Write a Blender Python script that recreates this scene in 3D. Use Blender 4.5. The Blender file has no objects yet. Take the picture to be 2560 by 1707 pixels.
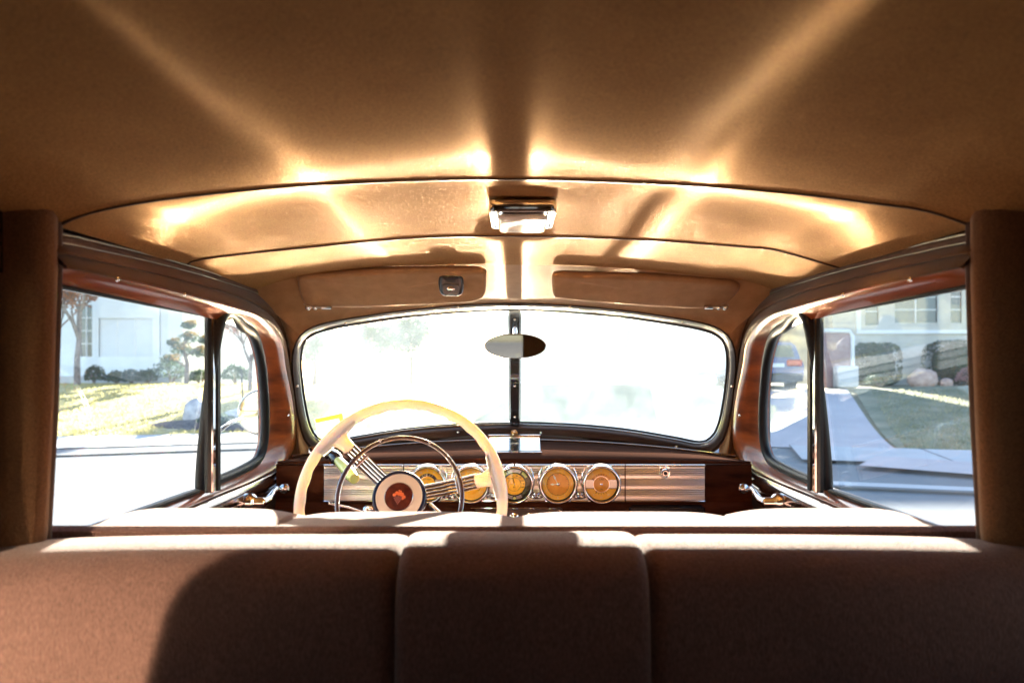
import bpy, math, random
from math import sin, cos, pi, radians, sqrt, tan, atan2, exp
from mathutils import Vector, Matrix
random.seed(4)
SC = bpy.context.scene
COL = SC.collection

# ------------------------------------------------------------------ camera, sky, sun, exposure
EYE = 1.35
SUN_EL = 16.0
cam = bpy.data.objects.new('camera', bpy.data.cameras.new('camera')); COL.objects.link(cam); SC.camera = cam
cam.location = (0, 0, EYE); cam.rotation_euler = (pi/2, 0, 0)
cam.data.sensor_width = 36; cam.data.lens = 24
cam.data.shift_x = -5/2560; cam.data.shift_y = 86.5/2560
cam.data.clip_start = .01; cam.data.clip_end = 3000
cam.data.dof.use_dof = True; cam.data.dof.focus_distance = 1.9; cam.data.dof.aperture_fstop = 3.6

world = bpy.data.worlds.new('World'); SC.world = world; world.use_nodes = True
_n = world.node_tree.nodes; _s = _n.new('ShaderNodeTexSky'); _s.sky_type = 'NISHITA'; _s.sun_disc = False
_s.sun_elevation = radians(SUN_EL); _s.sun_rotation = 0; _s.air_density = 1.0; _s.dust_density = 1.0
world.node_tree.links.new(_s.outputs[0], _n['Background'].inputs[0]); _n['Background'].inputs[1].default_value = .055

sun = bpy.data.objects.new('sun', bpy.data.lights.new('sun', 'SUN')); COL.objects.link(sun)
sun.data.energy = 5.0; sun.data.angle = radians(.5); sun.data.color = (1, .88, .70)
sun.rotation_euler = (radians(-(90-SUN_EL)), 0, radians(-.3)); sun.location = (0, 20, 12)

SC.view_settings.view_transform = 'Standard'; SC.view_settings.look = 'None'
SC.view_settings.exposure = 3.6; SC.view_settings.gamma = 1
SC.render.engine = 'CYCLES'
cy = SC.cycles
cy.use_denoising = True; cy.caustics_reflective = True; cy.caustics_refractive = True; cy.blur_glossy = 0
cy.sample_clamp_indirect = 0; cy.use_guiding = True; cy.guiding_training_samples = 128
cy.use_adaptive_sampling = False; cy.max_bounces = 8; cy.transparent_max_bounces = 24; cy.diffuse_bounces = 5; cy.glossy_bounces = 5

# ------------------------------------------------------------------ materials
def new_mat(name):
    m = bpy.data.materials.new(name); m.use_nodes = True
    return m, m.node_tree, m.node_tree.nodes['Principled BSDF']
def coords(t, sc=(1, 1, 1)):
    tc = t.nodes.new('ShaderNodeTexCoord'); mp = t.nodes.new('ShaderNodeMapping'); mp.inputs['Scale'].default_value = sc
    t.links.new(tc.outputs['Object'], mp.inputs['Vector']); return mp.outputs['Vector']
def noise(t, scale, detail=3, sc=(1, 1, 1), rough=.55):
    n = t.nodes.new('ShaderNodeTexNoise'); n.inputs['Scale'].default_value = scale; n.inputs['Detail'].default_value = detail
    n.inputs['Roughness'].default_value = rough
    t.links.new(coords(t, sc), n.inputs['Vector']); return n.outputs['Fac']
def ramp(t, fac, stops):
    r = t.nodes.new('ShaderNodeValToRGB'); e = r.color_ramp.elements
    while len(e) > len(stops): e.remove(e[-1])
    while len(e) < len(stops): e.new(.5)
    for k, (p, c) in enumerate(stops): e[k].position = p; e[k].color = (*c, 1) if len(c) == 3 else c
    t.links.new(fac, r.inputs[0]); return r.outputs[0]
def bump(t, b, h, strength, dist):
    n = t.nodes.new('ShaderNodeBump'); n.inputs['Strength'].default_value = strength; n.inputs['Distance'].default_value = dist
    t.links.new(h, n.inputs['Height']); t.links.new(n.outputs[0], b.inputs['Normal'])
def plain(name, col, rough=.5, metal=0, coat=0, spec=.5, **kw):
    m, t, b = new_mat(name); b.inputs['Base Color'].default_value = (*col, 1); b.inputs['Roughness'].default_value = rough
    b.inputs['Metallic'].default_value = metal; b.inputs['Coat Weight'].default_value = coat; b.inputs['Coat Roughness'].default_value = .03
    b.inputs['Specular IOR Level'].default_value = spec
    for k, v in kw.items(): b.inputs[k.replace('_', ' ')].default_value = v
    return m
def mottled(name, c1, c2, scale, rough=.9, bscale=None, bstr=.3, bdist=.002, sc=(1, 1, 1), coat=0, lo=.35, hi=.65, spec=.3, sheen=0, coatr=.05, metal=0):
    m, t, b = new_mat(name)
    t.links.new(ramp(t, noise(t, scale, 4, sc), [(lo, c1), (hi, c2)]), b.inputs['Base Color'])
    b.inputs['Roughness'].default_value = rough; b.inputs['Specular IOR Level'].default_value = spec
    b.inputs['Coat Weight'].default_value = coat; b.inputs['Coat Roughness'].default_value = coatr
    b.inputs['Sheen Weight'].default_value = sheen; b.inputs['Sheen Roughness'].default_value = .4; b.inputs['Metallic'].default_value = metal
    if bscale: bump(t, b, noise(t, bscale, 3, sc), bstr, bdist)
    return m
M = {}
def cloth(name, c1, c2, grain, nap, sag, sheen=.15, sc=(1, 1, 1)):
    m, t, b = new_mat(name)
    c = ramp(t, noise(t, 7, 5), [(.3, c1), (.7, c2)])
    g = ramp(t, noise(t, grain, 3, sc), [(.3, (.72,)*3), (.7, (1.18,)*3)])
    mx = t.nodes.new('ShaderNodeMix'); mx.data_type = 'RGBA'; mx.blend_type = 'MULTIPLY'; mx.inputs[0].default_value = 1
    t.links.new(c, mx.inputs[6]); t.links.new(g, mx.inputs[7]); t.links.new(mx.outputs[2], b.inputs['Base Color'])
    b.inputs['Roughness'].default_value = .95; b.inputs['Specular IOR Level'].default_value = .2; b.inputs['Sheen Weight'].default_value = sheen; b.inputs['Sheen Roughness'].default_value = .4
    b1 = t.nodes.new('ShaderNodeBump'); b1.inputs['Strength'].default_value = .5; b1.inputs['Distance'].default_value = sag; t.links.new(noise(t, 9, 3, (1, .6, 1)), b1.inputs['Height'])
    b2 = t.nodes.new('ShaderNodeBump'); b2.inputs['Strength'].default_value = .8; b2.inputs['Distance'].default_value = nap; t.links.new(noise(t, grain, 4, sc), b2.inputs['Height'])
    t.links.new(b1.outputs[0], b2.inputs['Normal']); t.links.new(b2.outputs[0], b.inputs['Normal']); return m
M['headliner'] = cloth('headliner_wool', (.26, .125, .036), (.32, .16, .05), 300, .0009, .003, .0)
M['seat'] = cloth('seat_broadcloth', (.19, .10, .078), (.22, .115, .09), 330, .003, .004, .3, (1, 1, .5))
M['visor_cloth'] = mottled('visor_cloth', (.28, .15, .065), (.34, .185, .082), 30, .9, 500, .6, .001, sheen=.25)
M['pillar_cloth'] = cloth('pillar_cloth', (.17, .082, .036), (.21, .10, .046), 330, .001, .003, .15)
M['trim_cloth'] = mottled('trim_cloth', (.085, .037, .012), (.11, .05, .018), 12, .9, 500, .6, .001, sheen=.2)
M['dark_cloth'] = mottled('kick_panel_cloth', (.10, .06, .045), (.13, .078, .055), 30, .95, 500, .5, .001)
M['wood'] = mottled('woodgrain_garnish', (.10, .020, .004), (.36, .085, .014), 14, .3, None, sc=(1, .22, 2.2), coat=.35, lo=.3, hi=.72, spec=.5, coatr=.02)
M['dashwood'] = mottled('woodgrain_dash', (.022, .007, .0035), (.075, .02, .008), 16, .5, None, sc=(.5, 2, 2.2), coat=.0, lo=.3, hi=.72, spec=.02, coatr=.12)
M['dashtop'] = plain('dash_top_paint', (.050, .026, .020), 1, 0, 0, 0)
M['brown_paint'] = plain('brown_paint', (.05, .018, .009), .25, 0, 1)
M['frame_paint'] = plain('frame_paint', (.035, .013, .007), .45, 0, .0, .25)
M['black_paint'] = plain('black_paint', (.012, .010, .010), .25, 0, 1)
M['rubber'] = plain('rubber', (.006, .0065, .008), .5, spec=.3)
M['chrome'] = plain('chrome', (.78, .79, .80), .07, 1)
M['brushed'] = plain('brushed_plate', (.74, .72, .69), .30, .85)
M['ivory'] = plain('ivory_plastic', (.93, .93, .88), .28, 0, .6, .5, Subsurface_Weight=.5, Subsurface_Scale=.03)
M['ivory'].node_tree.nodes['Principled BSDF'].inputs['Subsurface Radius'].default_value = (1.0, .48, .10)
M['ivory2'] = plain('ivory_ring', (.66, .60, .52), .5, 0, 0, .2)
M['maroon'] = mottled('horn_button_enamel', (.05, .006, .004), (.11, .02, .008), 60, .6, coat=0, spec=.15)
M['orange_leaf'] = plain('orange_enamel', (.70, .16, .04), .35)
M['grape'] = plain('grape_beads', (.35, .12, .10), .2, .3, 1)
M['navy'] = plain('navy_enamel', (.01, .016, .05), .2, 0, .6)
M['horn_brown'] = plain('horn_ring_brown', (.07, .03, .022), .28, 0, .8)
M['green_knob'] = plain('green_knob_plastic', (.55, .62, .22), .22, 0, .7, .5, Subsurface_Weight=.4, Subsurface_Scale=.01)
M['dial'] = mottled('dial_amber', (.92, .42, .018), (.96, .50, .035), 70, .55)
M['dial2'] = mottled('dial_amber_ring', (.93, .47, .06), (.97, .54, .09), 70, .5)
M['dial3'] = mottled('dial_rust', (.74, .28, .03), (.80, .34, .045), 60, .5)
M['dial_brown'] = plain('dial_brown', (.055, .025, .015), .5)
M['dial_olive'] = plain('dial_olive', (.06, .055, .02), .35, .3)
M['lime'] = plain('lime_button', (.55, .58, .18), .4)
M['ink'] = plain('dial_ink', (.02, .012, .008), .6)
M['paleink'] = plain('dial_pale_numerals', (.80, .66, .44), .5)
M['lume'] = plain('pale_hands', (.75, .75, .62), .4)
M['bead'] = plain('dull_bead', (.22, .20, .16), .35, 1)
M['mirror'] = plain('mirror_silver', (.90, .90, .89), .015, 1)
M['lens'] = plain('lamp_lens', (.82, .80, .74), .25, 0, 1)
M['remote_black'] = plain('remote_black', (.015, .016, .018), .3, 0, .5)
M['remote_grey'] = plain('remote_grey', (.07, .075, .08), .3, 0, .5)
M['tan_tag'] = plain('tan_clip', (.65, .36, .14), .5)
M['bonnet_metal'] = plain('bonnet_mirror', (.95, .80, .58), .08, .95, 1, .5, Coat_IOR=1.9)  # near-mirror metal instead of brown paint, to throw more sun inside
M['streak_chrome'] = plain('streak_strip_chrome', (.8, .7, .54), .09, 1)
M['body_paint'] = plain('body_paint', (.03, .014, .009), .22, 0, 1)
M['carpet'] = mottled('carpet', (.05, .035, .028), (.08, .055, .04), 90, .95)
def glass(name, dirt_lo, dirt_hi, tint=(.97, .99, 1), scale=7, streak=(1, 1, 1), gloss=.5, thr=(.35, .7)):
    m = bpy.data.materials.new(name); m.use_nodes = True; t = m.node_tree; N = t.nodes; N.remove(N['Principled BSDF']); out = N['Material Output']
    tr = N.new('ShaderNodeBsdfTransparent'); tr.inputs[0].default_value = (*tint, 1)
    gl = N.new('ShaderNodeBsdfGlossy'); gl.inputs['Roughness'].default_value = .01
    fr = N.new('ShaderNodeLayerWeight'); fr.inputs[0].default_value = .5
    pw = N.new('ShaderNodeMath'); pw.operation = 'POWER'; pw.inputs[1].default_value = 5; t.links.new(fr.outputs['Facing'], pw.inputs[0])
    mu = N.new('ShaderNodeMath'); mu.operation = 'MULTIPLY_ADD'; mu.inputs[1].default_value = .9*gloss; mu.inputs[2].default_value = .04*gloss; t.links.new(pw.outputs[0], mu.inputs[0])
    m1 = N.new('ShaderNodeMixShader'); t.links.new(mu.outputs[0], m1.inputs[0]); t.links.new(tr.outputs[0], m1.inputs[1]); t.links.new(gl.outputs[0], m1.inputs[2])
    df = N.new('ShaderNodeBsdfTranslucent'); df.inputs[0].default_value = (.72, .88, 1, 1)
    m2 = N.new('ShaderNodeMixShader'); f = ramp(t, noise(t, scale, 6, streak, .65), [(thr[0], (dirt_lo,)*3), (thr[1], (dirt_hi,)*3)])
    t.links.new(f, m2.inputs[0]); t.links.new(m1.outputs[0], m2.inputs[1]); t.links.new(df.outputs[0], m2.inputs[2]); t.links.new(m2.outputs[0], out.inputs[0])
    return m
M['windshield'] = glass('dusty_windshield_glass', .010, .045, scale=5, streak=(1, 1, .6))
M['sideglass'] = glass('side_window_glass', .012, .07, tint=(.93, .97, 1), scale=3, streak=(1, .6, 1.4), gloss=.9)
M['gaugeglass'] = glass('gauge_glass', .0, .004, gloss=.8)
# exterior
M['lawn_dry'] = mottled('dry_lawn', (.40, .35, .15), (.55, .47, .22), .5, .95, 30, .8, .05, lo=.3, hi=.7)
M['lawn_green'] = mottled('winter_lawn', (.22, .23, .15), (.36, .34, .24), 1.2, .95, 40, .8, .05)
M['concrete'] = mottled('concrete', (.48, .49, .51), (.56, .57, .59), .8, 1, 60, .3, .004, spec=.05)
M['street'] = mottled('street_concrete', (.17, .18, .20), (.23, .24, .255), .35, 1, 50, .3, .005, spec=.02)
M['gutter_shade'] = mottled('shaded_gutter_concrete', (.15, .17, .20), (.20, .22, .25), .8, 1, 60, .3, .004, spec=.05)  # shade in the gutter painted as darker, bluish concrete
M['pinkconc'] = mottled('pink_driveway', (.50, .455, .47), (.58, .53, .54), .7, 1, 60, .3, .004, spec=.05)
M['ground'] = mottled('ground_earth', (.20, .19, .12), (.30, .27, .16), .2, .95)
M['mulch'] = mottled('mulch', (.05, .045, .06), (.14, .12, .13), 8, .95, 20, 1, .05)
M['siding'] = mottled('pale_siding', (.82, .84, .87), (.88, .90, .92), 1.5, .8)
M['stucco'] = mottled('beige_stucco', (.50, .47, .42), (.58, .55, .49), 2, .9, 40, .3, .01)
M['trim'] = plain('white_trim', (.8, .8, .8), .6)
M['pane'] = plain('house_glass', (.05, .075, .10), .05, 0, 0, .8)
M['pale_fill'] = plain('pale_window_fill', (.75, .77, .8), .6)  # even pale fill for some of the house windows
M['shingle'] = mottled('roof_shingle', (.12, .10, .09), (.2, .17, .15), 5, .9)
M['rock_pink'] = mottled('pink_boulder', (.46, .30, .25), (.62, .45, .38), 5, .85, 14, .6, .03)
M['rock_grey'] = mottled('grey_boulder', (.36, .36, .40), (.62, .62, .66), 5, .85, 14, .6, .03)
M['bark'] = mottled('bark', (.14, .11, .10), (.28, .23, .21), 12, .9, 30, .6, .02)
M['bluepaint'] = plain('blue_car_paint', (.015, .06, .26), .25, .2, 1)
M['redlens'] = plain('red_lens', (.6, .015, .02), .2, 0, 1)
M['tyre'] = plain('tyre_rubber', (.02, .02, .02), .8)
def leafmat(name, c1, c2, tr=.35):
    m, t, b = new_mat(name); c = ramp(t, noise(t, 1.6, 3), [(.35, c1), (.65, c2)])
    t.links.new(c, b.inputs['Base Color']); b.inputs['Roughness'].default_value = .7
    tl = t.nodes.new('ShaderNodeBsdfTranslucent'); t.links.new(c, tl.inputs[0])
    mx = t.nodes.new('ShaderNodeMixShader'); mx.inputs[0].default_value = tr
    t.links.new(b.outputs[0], mx.inputs[1]); t.links.new(tl.outputs[0], mx.inputs[2]); t.links.new(mx.outputs[0], t.nodes['Material Output'].inputs[0])
    return m
M['leaf_green'] = leafmat('leaf_green', (.035, .06, .03), (.08, .12, .05))
M['leaf_blue'] = leafmat('leaf_bluegreen', (.07, .11, .09), (.15, .20, .15))
M['leaf_gold'] = leafmat('leaf_gold', (.20, .15, .03), (.38, .22, .04))
M['leaf_red'] = leafmat('leaf_russet', (.28, .10, .05), (.42, .20, .10))
M['leaf_pink'] = leafmat('leaf_pink', (.42, .22, .20), (.55, .34, .30))
def brickmat():
    m, t, b = new_mat('brick'); n = t.nodes.new('ShaderNodeTexBrick'); n.inputs['Scale'].default_value = 4.5
    n.inputs['Color1'].default_value = (.30, .13, .11, 1); n.inputs['Color2'].default_value = (.38, .20, .18, 1); n.inputs['Mortar'].default_value = (.55, .52, .5, 1)
    tc = t.nodes.new('ShaderNodeTexCoord'); mp = t.nodes.new('ShaderNodeMapping'); mp.inputs['Rotation'].default_value = (pi/2, 0, 0)
    t.links.new(tc.outputs['Object'], mp.inputs[0]); t.links.new(mp.outputs[0], n.inputs['Vector']); t.links.new(n.outputs[0], b.inputs['Base Color']); b.inputs['Roughness'].default_value = .9
    return m
M['brick'] = brickmat()

# ------------------------------------------------------------------ mesh helpers
WL = {}                                     # world location of every parent (no rotations on parents)
def _link(o, parent, loc):
    COL.objects.link(o); o.location = loc if parent is None else Vector(loc) - WL[parent.name]
    WL[o.name] = Vector(loc)
    if parent is not None: o.parent = parent
    return o
def empty(name, loc, parent=None):
    o = bpy.data.objects.new(name, None); o.empty_display_size = .1
    return _link(o, parent, loc)
def tag(o, label=None, cat=None, group=None, kind=None):
    for k, v in (('label', label), ('category', cat), ('group', group), ('kind', kind)):
        if v: o[k] = v
    return o
class MB:
    def __init__(s): s.v = []; s.f = []
    def add(s, vs, fs):
        k = len(s.v); s.v += [tuple(p) for p in vs]; s.f += [tuple(i+k for i in f) for f in fs]; return s
    def quad(s, a, b, c, d): return s.add([a, b, c, d], [(0, 1, 2, 3)])
    def loft(s, rings, closed=True, cap0=False, cap1=False):
        n = len(rings[0]); vs = [p for r in rings for p in r]; fs = []
        for j in range(len(rings)-1):
            for i in range(n if closed else n-1):
                a = j*n+i; b = j*n+(i+1) % n; fs.append((a, b, b+n, a+n))
        if cap0: fs.append(tuple(range(n))[::-1])
        if cap1: fs.append(tuple((len(rings)-1)*n+i for i in range(n)))
        return s.add(vs, fs)
    def tube(s, path, r, n=10, closed=False, cap=True, flat=1.0, up=None):
        P = [Vector(p) for p in path]; m = len(P); rings = []
        R = r if isinstance(r, (list, tuple)) else [r]*m
        prev = None
        for i in range(m):
            a = P[(i-1) % m] if (i > 0 or closed) else P[i]; b = P[(i+1) % m] if (i < m-1 or closed) else P[i]
            t = (b-a).normalized()
            if up is not None: u = Vector(up)
            elif prev is None: u = Vector((0, 0, 1)) if abs(t.z) < .9 else Vector((0, 1, 0))
            else: u = prev
            x = t.cross(u)
            if x.length < 1e-6: x = t.cross(Vector((1, 0, 0)))
            x.normalize(); u = x.cross(t).normalized(); prev = u
            rings.append([P[i] + (x*cos(2*pi*k/n) + u*sin(2*pi*k/n)*flat)*R[i] for k in range(n)])
        if closed: rings.append(rings[0])
        return s.loft(rings, True, cap and not closed, cap and not closed)
    def box(s, lo, hi, bev=0, rot=None):
        (x0, y0, z0), (x1, y1, z1) = lo, hi
        if bev:
            c = Vector(((x0+x1)/2, (y0+y1)/2, (z0+z1)/2)); rings = []
            for z, e in ((z0, bev), (z0+bev, 0), (z1-bev, 0), (z1, bev)):
                r = []
                for (sx, sy) in ((1, 1), (-1, 1), (-1, -1), (1, -1)):
                    X = x1-e if sx > 0 else x0+e; Y = y1-e if sy > 0 else y0+e
                    if sx*sy > 0: r += [(X, Y-sy*bev, z), (X-sx*bev, Y, z)]
                    else: r += [(X-sx*bev, Y, z), (X, Y-sy*bev, z)]
                r = [Vector(p) for p in r]
                if rot is not None: r = [c + rot @ (p-c) for p in r]
                rings.append(r)
            return s.loft(rings, True, True, True)
        vs = [Vector((x, y, z)) for z in (z0, z1) for (x, y) in ((x0, y0), (x1, y0), (x1, y1), (x0, y1))]
        if rot is not None:
            c = Vector(((x0+x1)/2, (y0+y1)/2, (z0+z1)/2)); vs = [c + rot @ (p-c) for p in vs]
        return s.add(vs, [(3, 2, 1, 0), (4, 5, 6, 7), (0, 1, 5, 4), (1, 2, 6, 5), (2, 3, 7, 6), (3, 0, 4, 7)])
    def lathe(s, c, ax, prof, n=32, sy=1.0, up=None, cap=True):
        """prof: (radius, height along ax)"""
        c = Vector(c); a = Vector(ax).normalized(); u = Vector(up or ((0, 0, 1) if abs(a.z) < .9 else (0, 1, 0)))
        x = u.cross(a).normalized(); y = a.cross(x)
        rings = [[c + a*h + (x*cos(2*pi*k/n) + y*sin(2*pi*k/n)*sy)*max(r, 1e-5) for k in range(n)] for r, h in prof]
        return s.loft(rings, True, cap, cap)
    def sphere(s, c, r, n=10, sq=(1, 1, 1), jit=0, seed=0):
        rnd = random.Random(seed); c = Vector(c); rings = []
        for j in range(n+1):
            th = pi*j/n
            rings.append([c + Vector((sin(th)*cos(2*pi*k/(2*n))*sq[0], sin(th)*sin(2*pi*k/(2*n))*sq[1], -cos(th)*sq[2]))*r*(1+jit*rnd.uniform(-1, 1)) for k in range(2*n)])
        return s.loft(rings)
    def text(s, txt, c, size, xa=(1, 0, 0), ya=(0, 0, 1), ext=0):
        cu = bpy.data.curves.new('t', 'FONT'); cu.body = txt; cu.size = size; cu.align_x = 'CENTER'; cu.align_y = 'CENTER'; cu.resolution_u = 2
        o = bpy.data.objects.new('t', cu); me = o.to_mesh(); xa = Vector(xa); ya = Vector(ya); c = Vector(c)
        s.add([c + xa*v.co.x + ya*v.co.y for v in me.vertices], [tuple(p.vertices) for p in me.polygons])
        o.to_mesh_clear(); bpy.data.objects.remove(o); bpy.data.curves.remove(cu); return s
    def build(s, name, mat, parent=None, smooth=35, loc=None, mods=None):
        loc = Vector(loc) if loc is not None else (WL[parent.name] if parent is not None else Vector((0, 0, 0)))
        me = bpy.data.meshes.new(name); me.from_pydata([tuple(Vector(p)-loc) for p in s.v], [], s.f)
        me.materials.append(M[mat] if isinstance(mat, str) else mat); me.validate()
        o = bpy.data.objects.new(name, me); _link(o, parent, loc)
        if smooth:
            me.polygons.foreach_set('use_smooth', [True]*len(me.polygons))
            try: me.set_sharp_from_angle(angle=radians(smooth))
            except Exception: pass
        return o
def mirx(mb):
    m = MB(); m.v = [(-x, y, z) for x, y, z in mb.v]; m.f = [f[::-1] for f in mb.f]; return m
F = 1706.67; CX, HY = 1285, 940
def P(px, py, d): return Vector(((px-CX)/F*d, d, EYE-(py-HY)/F*d))
def cr(pts, n, closed=False):
    """Catmull-Rom through pts, resampled to n points by arc length."""
    p = [Vector(q) for q in pts]; m = len(p); out = []
    seg = m if closed else m-1
    for i in range(seg):
        g = lambda k: p[k % m] if closed else p[min(max(k, 0), m-1)]
        a, b, c, d = g(i-1), g(i), g(i+1), g(i+2)
        for k in range(12):
            t = k/12; out.append(.5*((2*b)+(c-a)*t+(2*a-5*b+4*c-d)*t*t+(3*b-a-3*c+d)*t**3))
    if not closed: out.append(p[-1])
    else: out.append(out[0].copy())
    L = [0]
    for i in range(1, len(out)): L.append(L[-1]+(out[i]-out[i-1]).length)
    res = []; j = 0; N = n if closed else n-1
    for i in range(n):
        s = L[-1]*i/N
        while j < len(L)-2 and L[j+1] < s: j += 1
        w = (s-L[j])/max(L[j+1]-L[j], 1e-9); res.append(out[j].lerp(out[j+1], min(max(w, 0), 1)))
    return res
def lerp(a, b, t): return a+(b-a)*t
def interp(xs, ys, x):
    if x <= xs[0]: return ys[0]
    for i in range(1, len(xs)):
        if x <= xs[i]: return ys[i-1]+(ys[i]-ys[i-1])*(x-xs[i-1])/(xs[i]-xs[i-1])
    return ys[-1]

# ================================================================== THE CAR
CAR = tag(empty('vintage_car', (0, .9, 0)), 'brown vintage car with tan cloth headliner, amber dashboard dials and ivory steering wheel', 'car')
SPLIT = {'weather_strip', 'sticker_band', 'frame_screw', 'divider_screw', 'garnish_screw', 'division_channel', 'edge_trim', 'rail_bead', 'wiper'}
def islands(mb):
    par = list(range(len(mb.v)))
    def find(a):
        while par[a] != a: par[a] = par[par[a]]; a = par[a]
        return a
    for f in mb.f:
        for k in f[1:]: par[find(k)] = find(f[0])
    g = {}
    for f in mb.f: g.setdefault(find(f[0]), []).append(f)
    for fs in g.values():
        ids = sorted({k for f in fs for k in f}); m = {k: i for i, k in enumerate(ids)}; q = MB(); q.v = [mb.v[k] for k in ids]; q.f = [tuple(m[k] for k in f) for f in fs]; yield q
def part(mb, name, mat, parent=CAR, smooth=35, label=None):
    if name in SPLIT:
        for q in islands(mb): o = q.build(name, mat, parent, smooth)
        return o
    o = mb.build(name, mat, parent, smooth)
    if label: o['label'] = label
    return o
def group_part(name, loc, label=None):
    o = empty(name, loc, CAR)
    if label: o['label'] = label
    return o
def pad(outline, nrm, th, mb=None, bev=None, puff=0.0):
    """A cushion of thickness th: closed outline (3D, roughly planar), rounded edges."""
    mb = mb or MB(); n = Vector(nrm).normalized(); bev = bev or th*.5
    p = [Vector(q) for q in outline]; c = sum(p, Vector())/len(p)
    def inset(e):
        out = []
        for i in range(len(p)):
            t = (p[(i+1) % len(p)]-p[i-1]).normalized(); k = t.cross(n)
            if k.dot(c-p[i]) < 0: k = -k
            out.append(p[i]+k.normalized()*e)
        return out
    rings = []
    for a in range(0, 7):
        t = pi*a/6; rings.append([q + n*(cos(t)*th/2) for q in inset(bev*(1-sin(t)))])
    def cen(sgn):
        base = rings[0] if sgn > 0 else rings[-1]; R = []
        for s in (.9, .7, .4, .15): R.append([c+n*(sgn*th/2)+(q-(c+n*(sgn*th/2)))*s + n*(sgn*puff*(1-s*s)) for q in base])
        return R
    rings = cen(1)[::-1]+rings+cen(-1)
    return mb.loft(rings, True, True, True)

# ---- headliner
def seam(px, d0, d1, half):
    out = []
    for (x, y) in px:
        X = (x-CX)/F*d0; out.append(P(x, y, d0+(d1-d0)*min(abs(X)/half, 1.1)**2))
    return out
S1 = cr(seam([(141,566),(218,533),(381,501),(653,471),(980,452),(1284,447),(1633,457),(1959,480),(2177,506),(2318,526),(2440,568)], 1.08, 1.0, .7), 61)
S2 = cr(seam([(455,668),(468,658),(522,644),(762,618),(1034,594),(1284,589),(1578,597),(1741,607),(1880,618),(1948,626),(2122,676)], 1.45, 1.45, .7), 61)
S3 = cr(seam([(628,728),(690,706),(762,691),(925,671),(1100,664),(1284,662),(1524,669),(1741,688),(1870,704),(1942,728)], 1.8, 1.86, .7), 61)
def rear_row(y, zc, w=.74):
    return [Vector((w*(2*i/60-1), y, zc-.095*abs(2*i/60-1)**2.4)) for i in range(61)]
def s1ext():
    r = []
    for i in range(61):
        x = .74*(2*i/60-1)
        if abs(x) <= .665: r.append(Vector((x, interp([p.x for p in S1], [p.y for p in S1], x), interp([p.x for p in S1], [p.z for p in S1], x))))
        else:
            r.append(Vector((x, 1.0, 1.569-(abs(x)-.665)*.12)))
    return r
def bow(a, b, n, h):
    return [[p.lerp(q, k/n)+Vector((0, 0, h*sin(pi*k/n)*(1-abs(p.x/.75)**3))) for p, q in zip(a, b)] for k in range(n+1)]
rows = [rear_row(-1.35, 1.60), rear_row(-.9, 1.66), rear_row(-.3, 1.69), rear_row(.3, 1.70), rear_row(.6, 1.695), rear_row(.85, 1.68)]
part(MB().loft(rows+bow(rows[-1], s1ext(), 4, .0)[1:], False), 'headliner_panel', 'headliner', smooth=60)
hp2 = part(MB().loft(bow(S1, S2, 10, .012), False), 'headliner_panel', 'headliner', smooth=60)
hp3 = part(MB().loft(bow(S2, S3, 10, .008), False), 'headliner_panel', 'headliner', smooth=60)
for s_, par in ((S1, hp2), (S2, hp3)):
    part(MB().tube([p-Vector((0, 0, .001)) for p in s_], .0022, 6), 'seam', 'dial_brown', par)

# ---- windshield
def onws(px, py, near=0.0):
    d = 2.15
    for _ in range(25):
        q = P(px, py, d); d = 2.24-.25*abs(q.x)-.42*(q.z-1.37)-near
    return P(px, py, d)
WO = [(1285,1059),(1134,1064),(1006,1076),(884,1096),(840,1105),(815,1107),(797,1100),(780,1082),(768,1050),(759,1005),(753,960),(749,912),(753,868),(771,840),(812,822),(904,805),(1019,789),(1153,777),(1285,772)]
WO = WO + [(2*CX-x, y) for x, y in WO[-2:0:-1]]
wo_px = [(p.x, p.y) for p in cr([(x, y, 0) for x, y in WO], 160, True)]
def wpx(off):
    out = []; n = len(wo_px)
    for i in range(n):
        (x0, y0), (x1, y1) = wo_px[i-2], wo_px[(i+2) % n]; tx, ty = x1-x0, y1-y0; L = sqrt(tx*tx+ty*ty) or 1
        nx, ny = ty/L, -tx/L                     # outward?
        x, y = wo_px[i]
        if (x-CX)*nx+(y-930)*ny*1.6 < 0: nx, ny = -nx, -ny
        w = off(x, y, nx, ny); out.append((x+nx*w, y+ny*w))
    return out
def wof(k):
    def f(x, y, nx, ny):
        b = max(0, ny)**1.5; t = max(0, -ny)
        return k*(34*b+15*t+21*(1-b)*(1-t))
    return f
g0 = [onws(x, y, 0) for x, y in wpx(lambda *a: -1)]
gring = lambda k, near: [onws(x, y, near) for x, y in wpx(wof(k))]
G3 = gring(1.0, .045)
wf = part(MB().loft([g0, gring(.12, .006), gring(.15, .02), gring(.32, .038), gring(.5, .044), gring(.8, .052), G3, gring(1.04, .02)]), 'windshield_frame', 'frame_paint', smooth=50)
part(MB().tube([onws(x, y, .008) for x, y in wpx(lambda *a: 1.5)], .0012, 6, True), 'chrome_bead', 'chrome', wf)
part(MB().tube([onws(x, y, .002) for x, y in wpx(lambda *a: -3.5)], .0032, 6, True), 'glass_seal', 'rubber', wf)
def screw(mb, c, r=.0042, ax=(0, -1, 0)):
    mb.lathe(c, ax, [(r, -.002), (r, .0005), (r*.75, .0016), (r*.3, .0022)], 12)
    return mb
sc_ = MB()
for x, y in [(1145,1081),(1352,1082),(1690,1117),(880,1117),(742,965),(1831,965),(864,808),(1706,806),(1285+140,767),(1285-140,767)]:
    screw(sc_, onws(x, y, .053))
part(sc_, 'frame_screw', 'chrome', wf)
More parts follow.
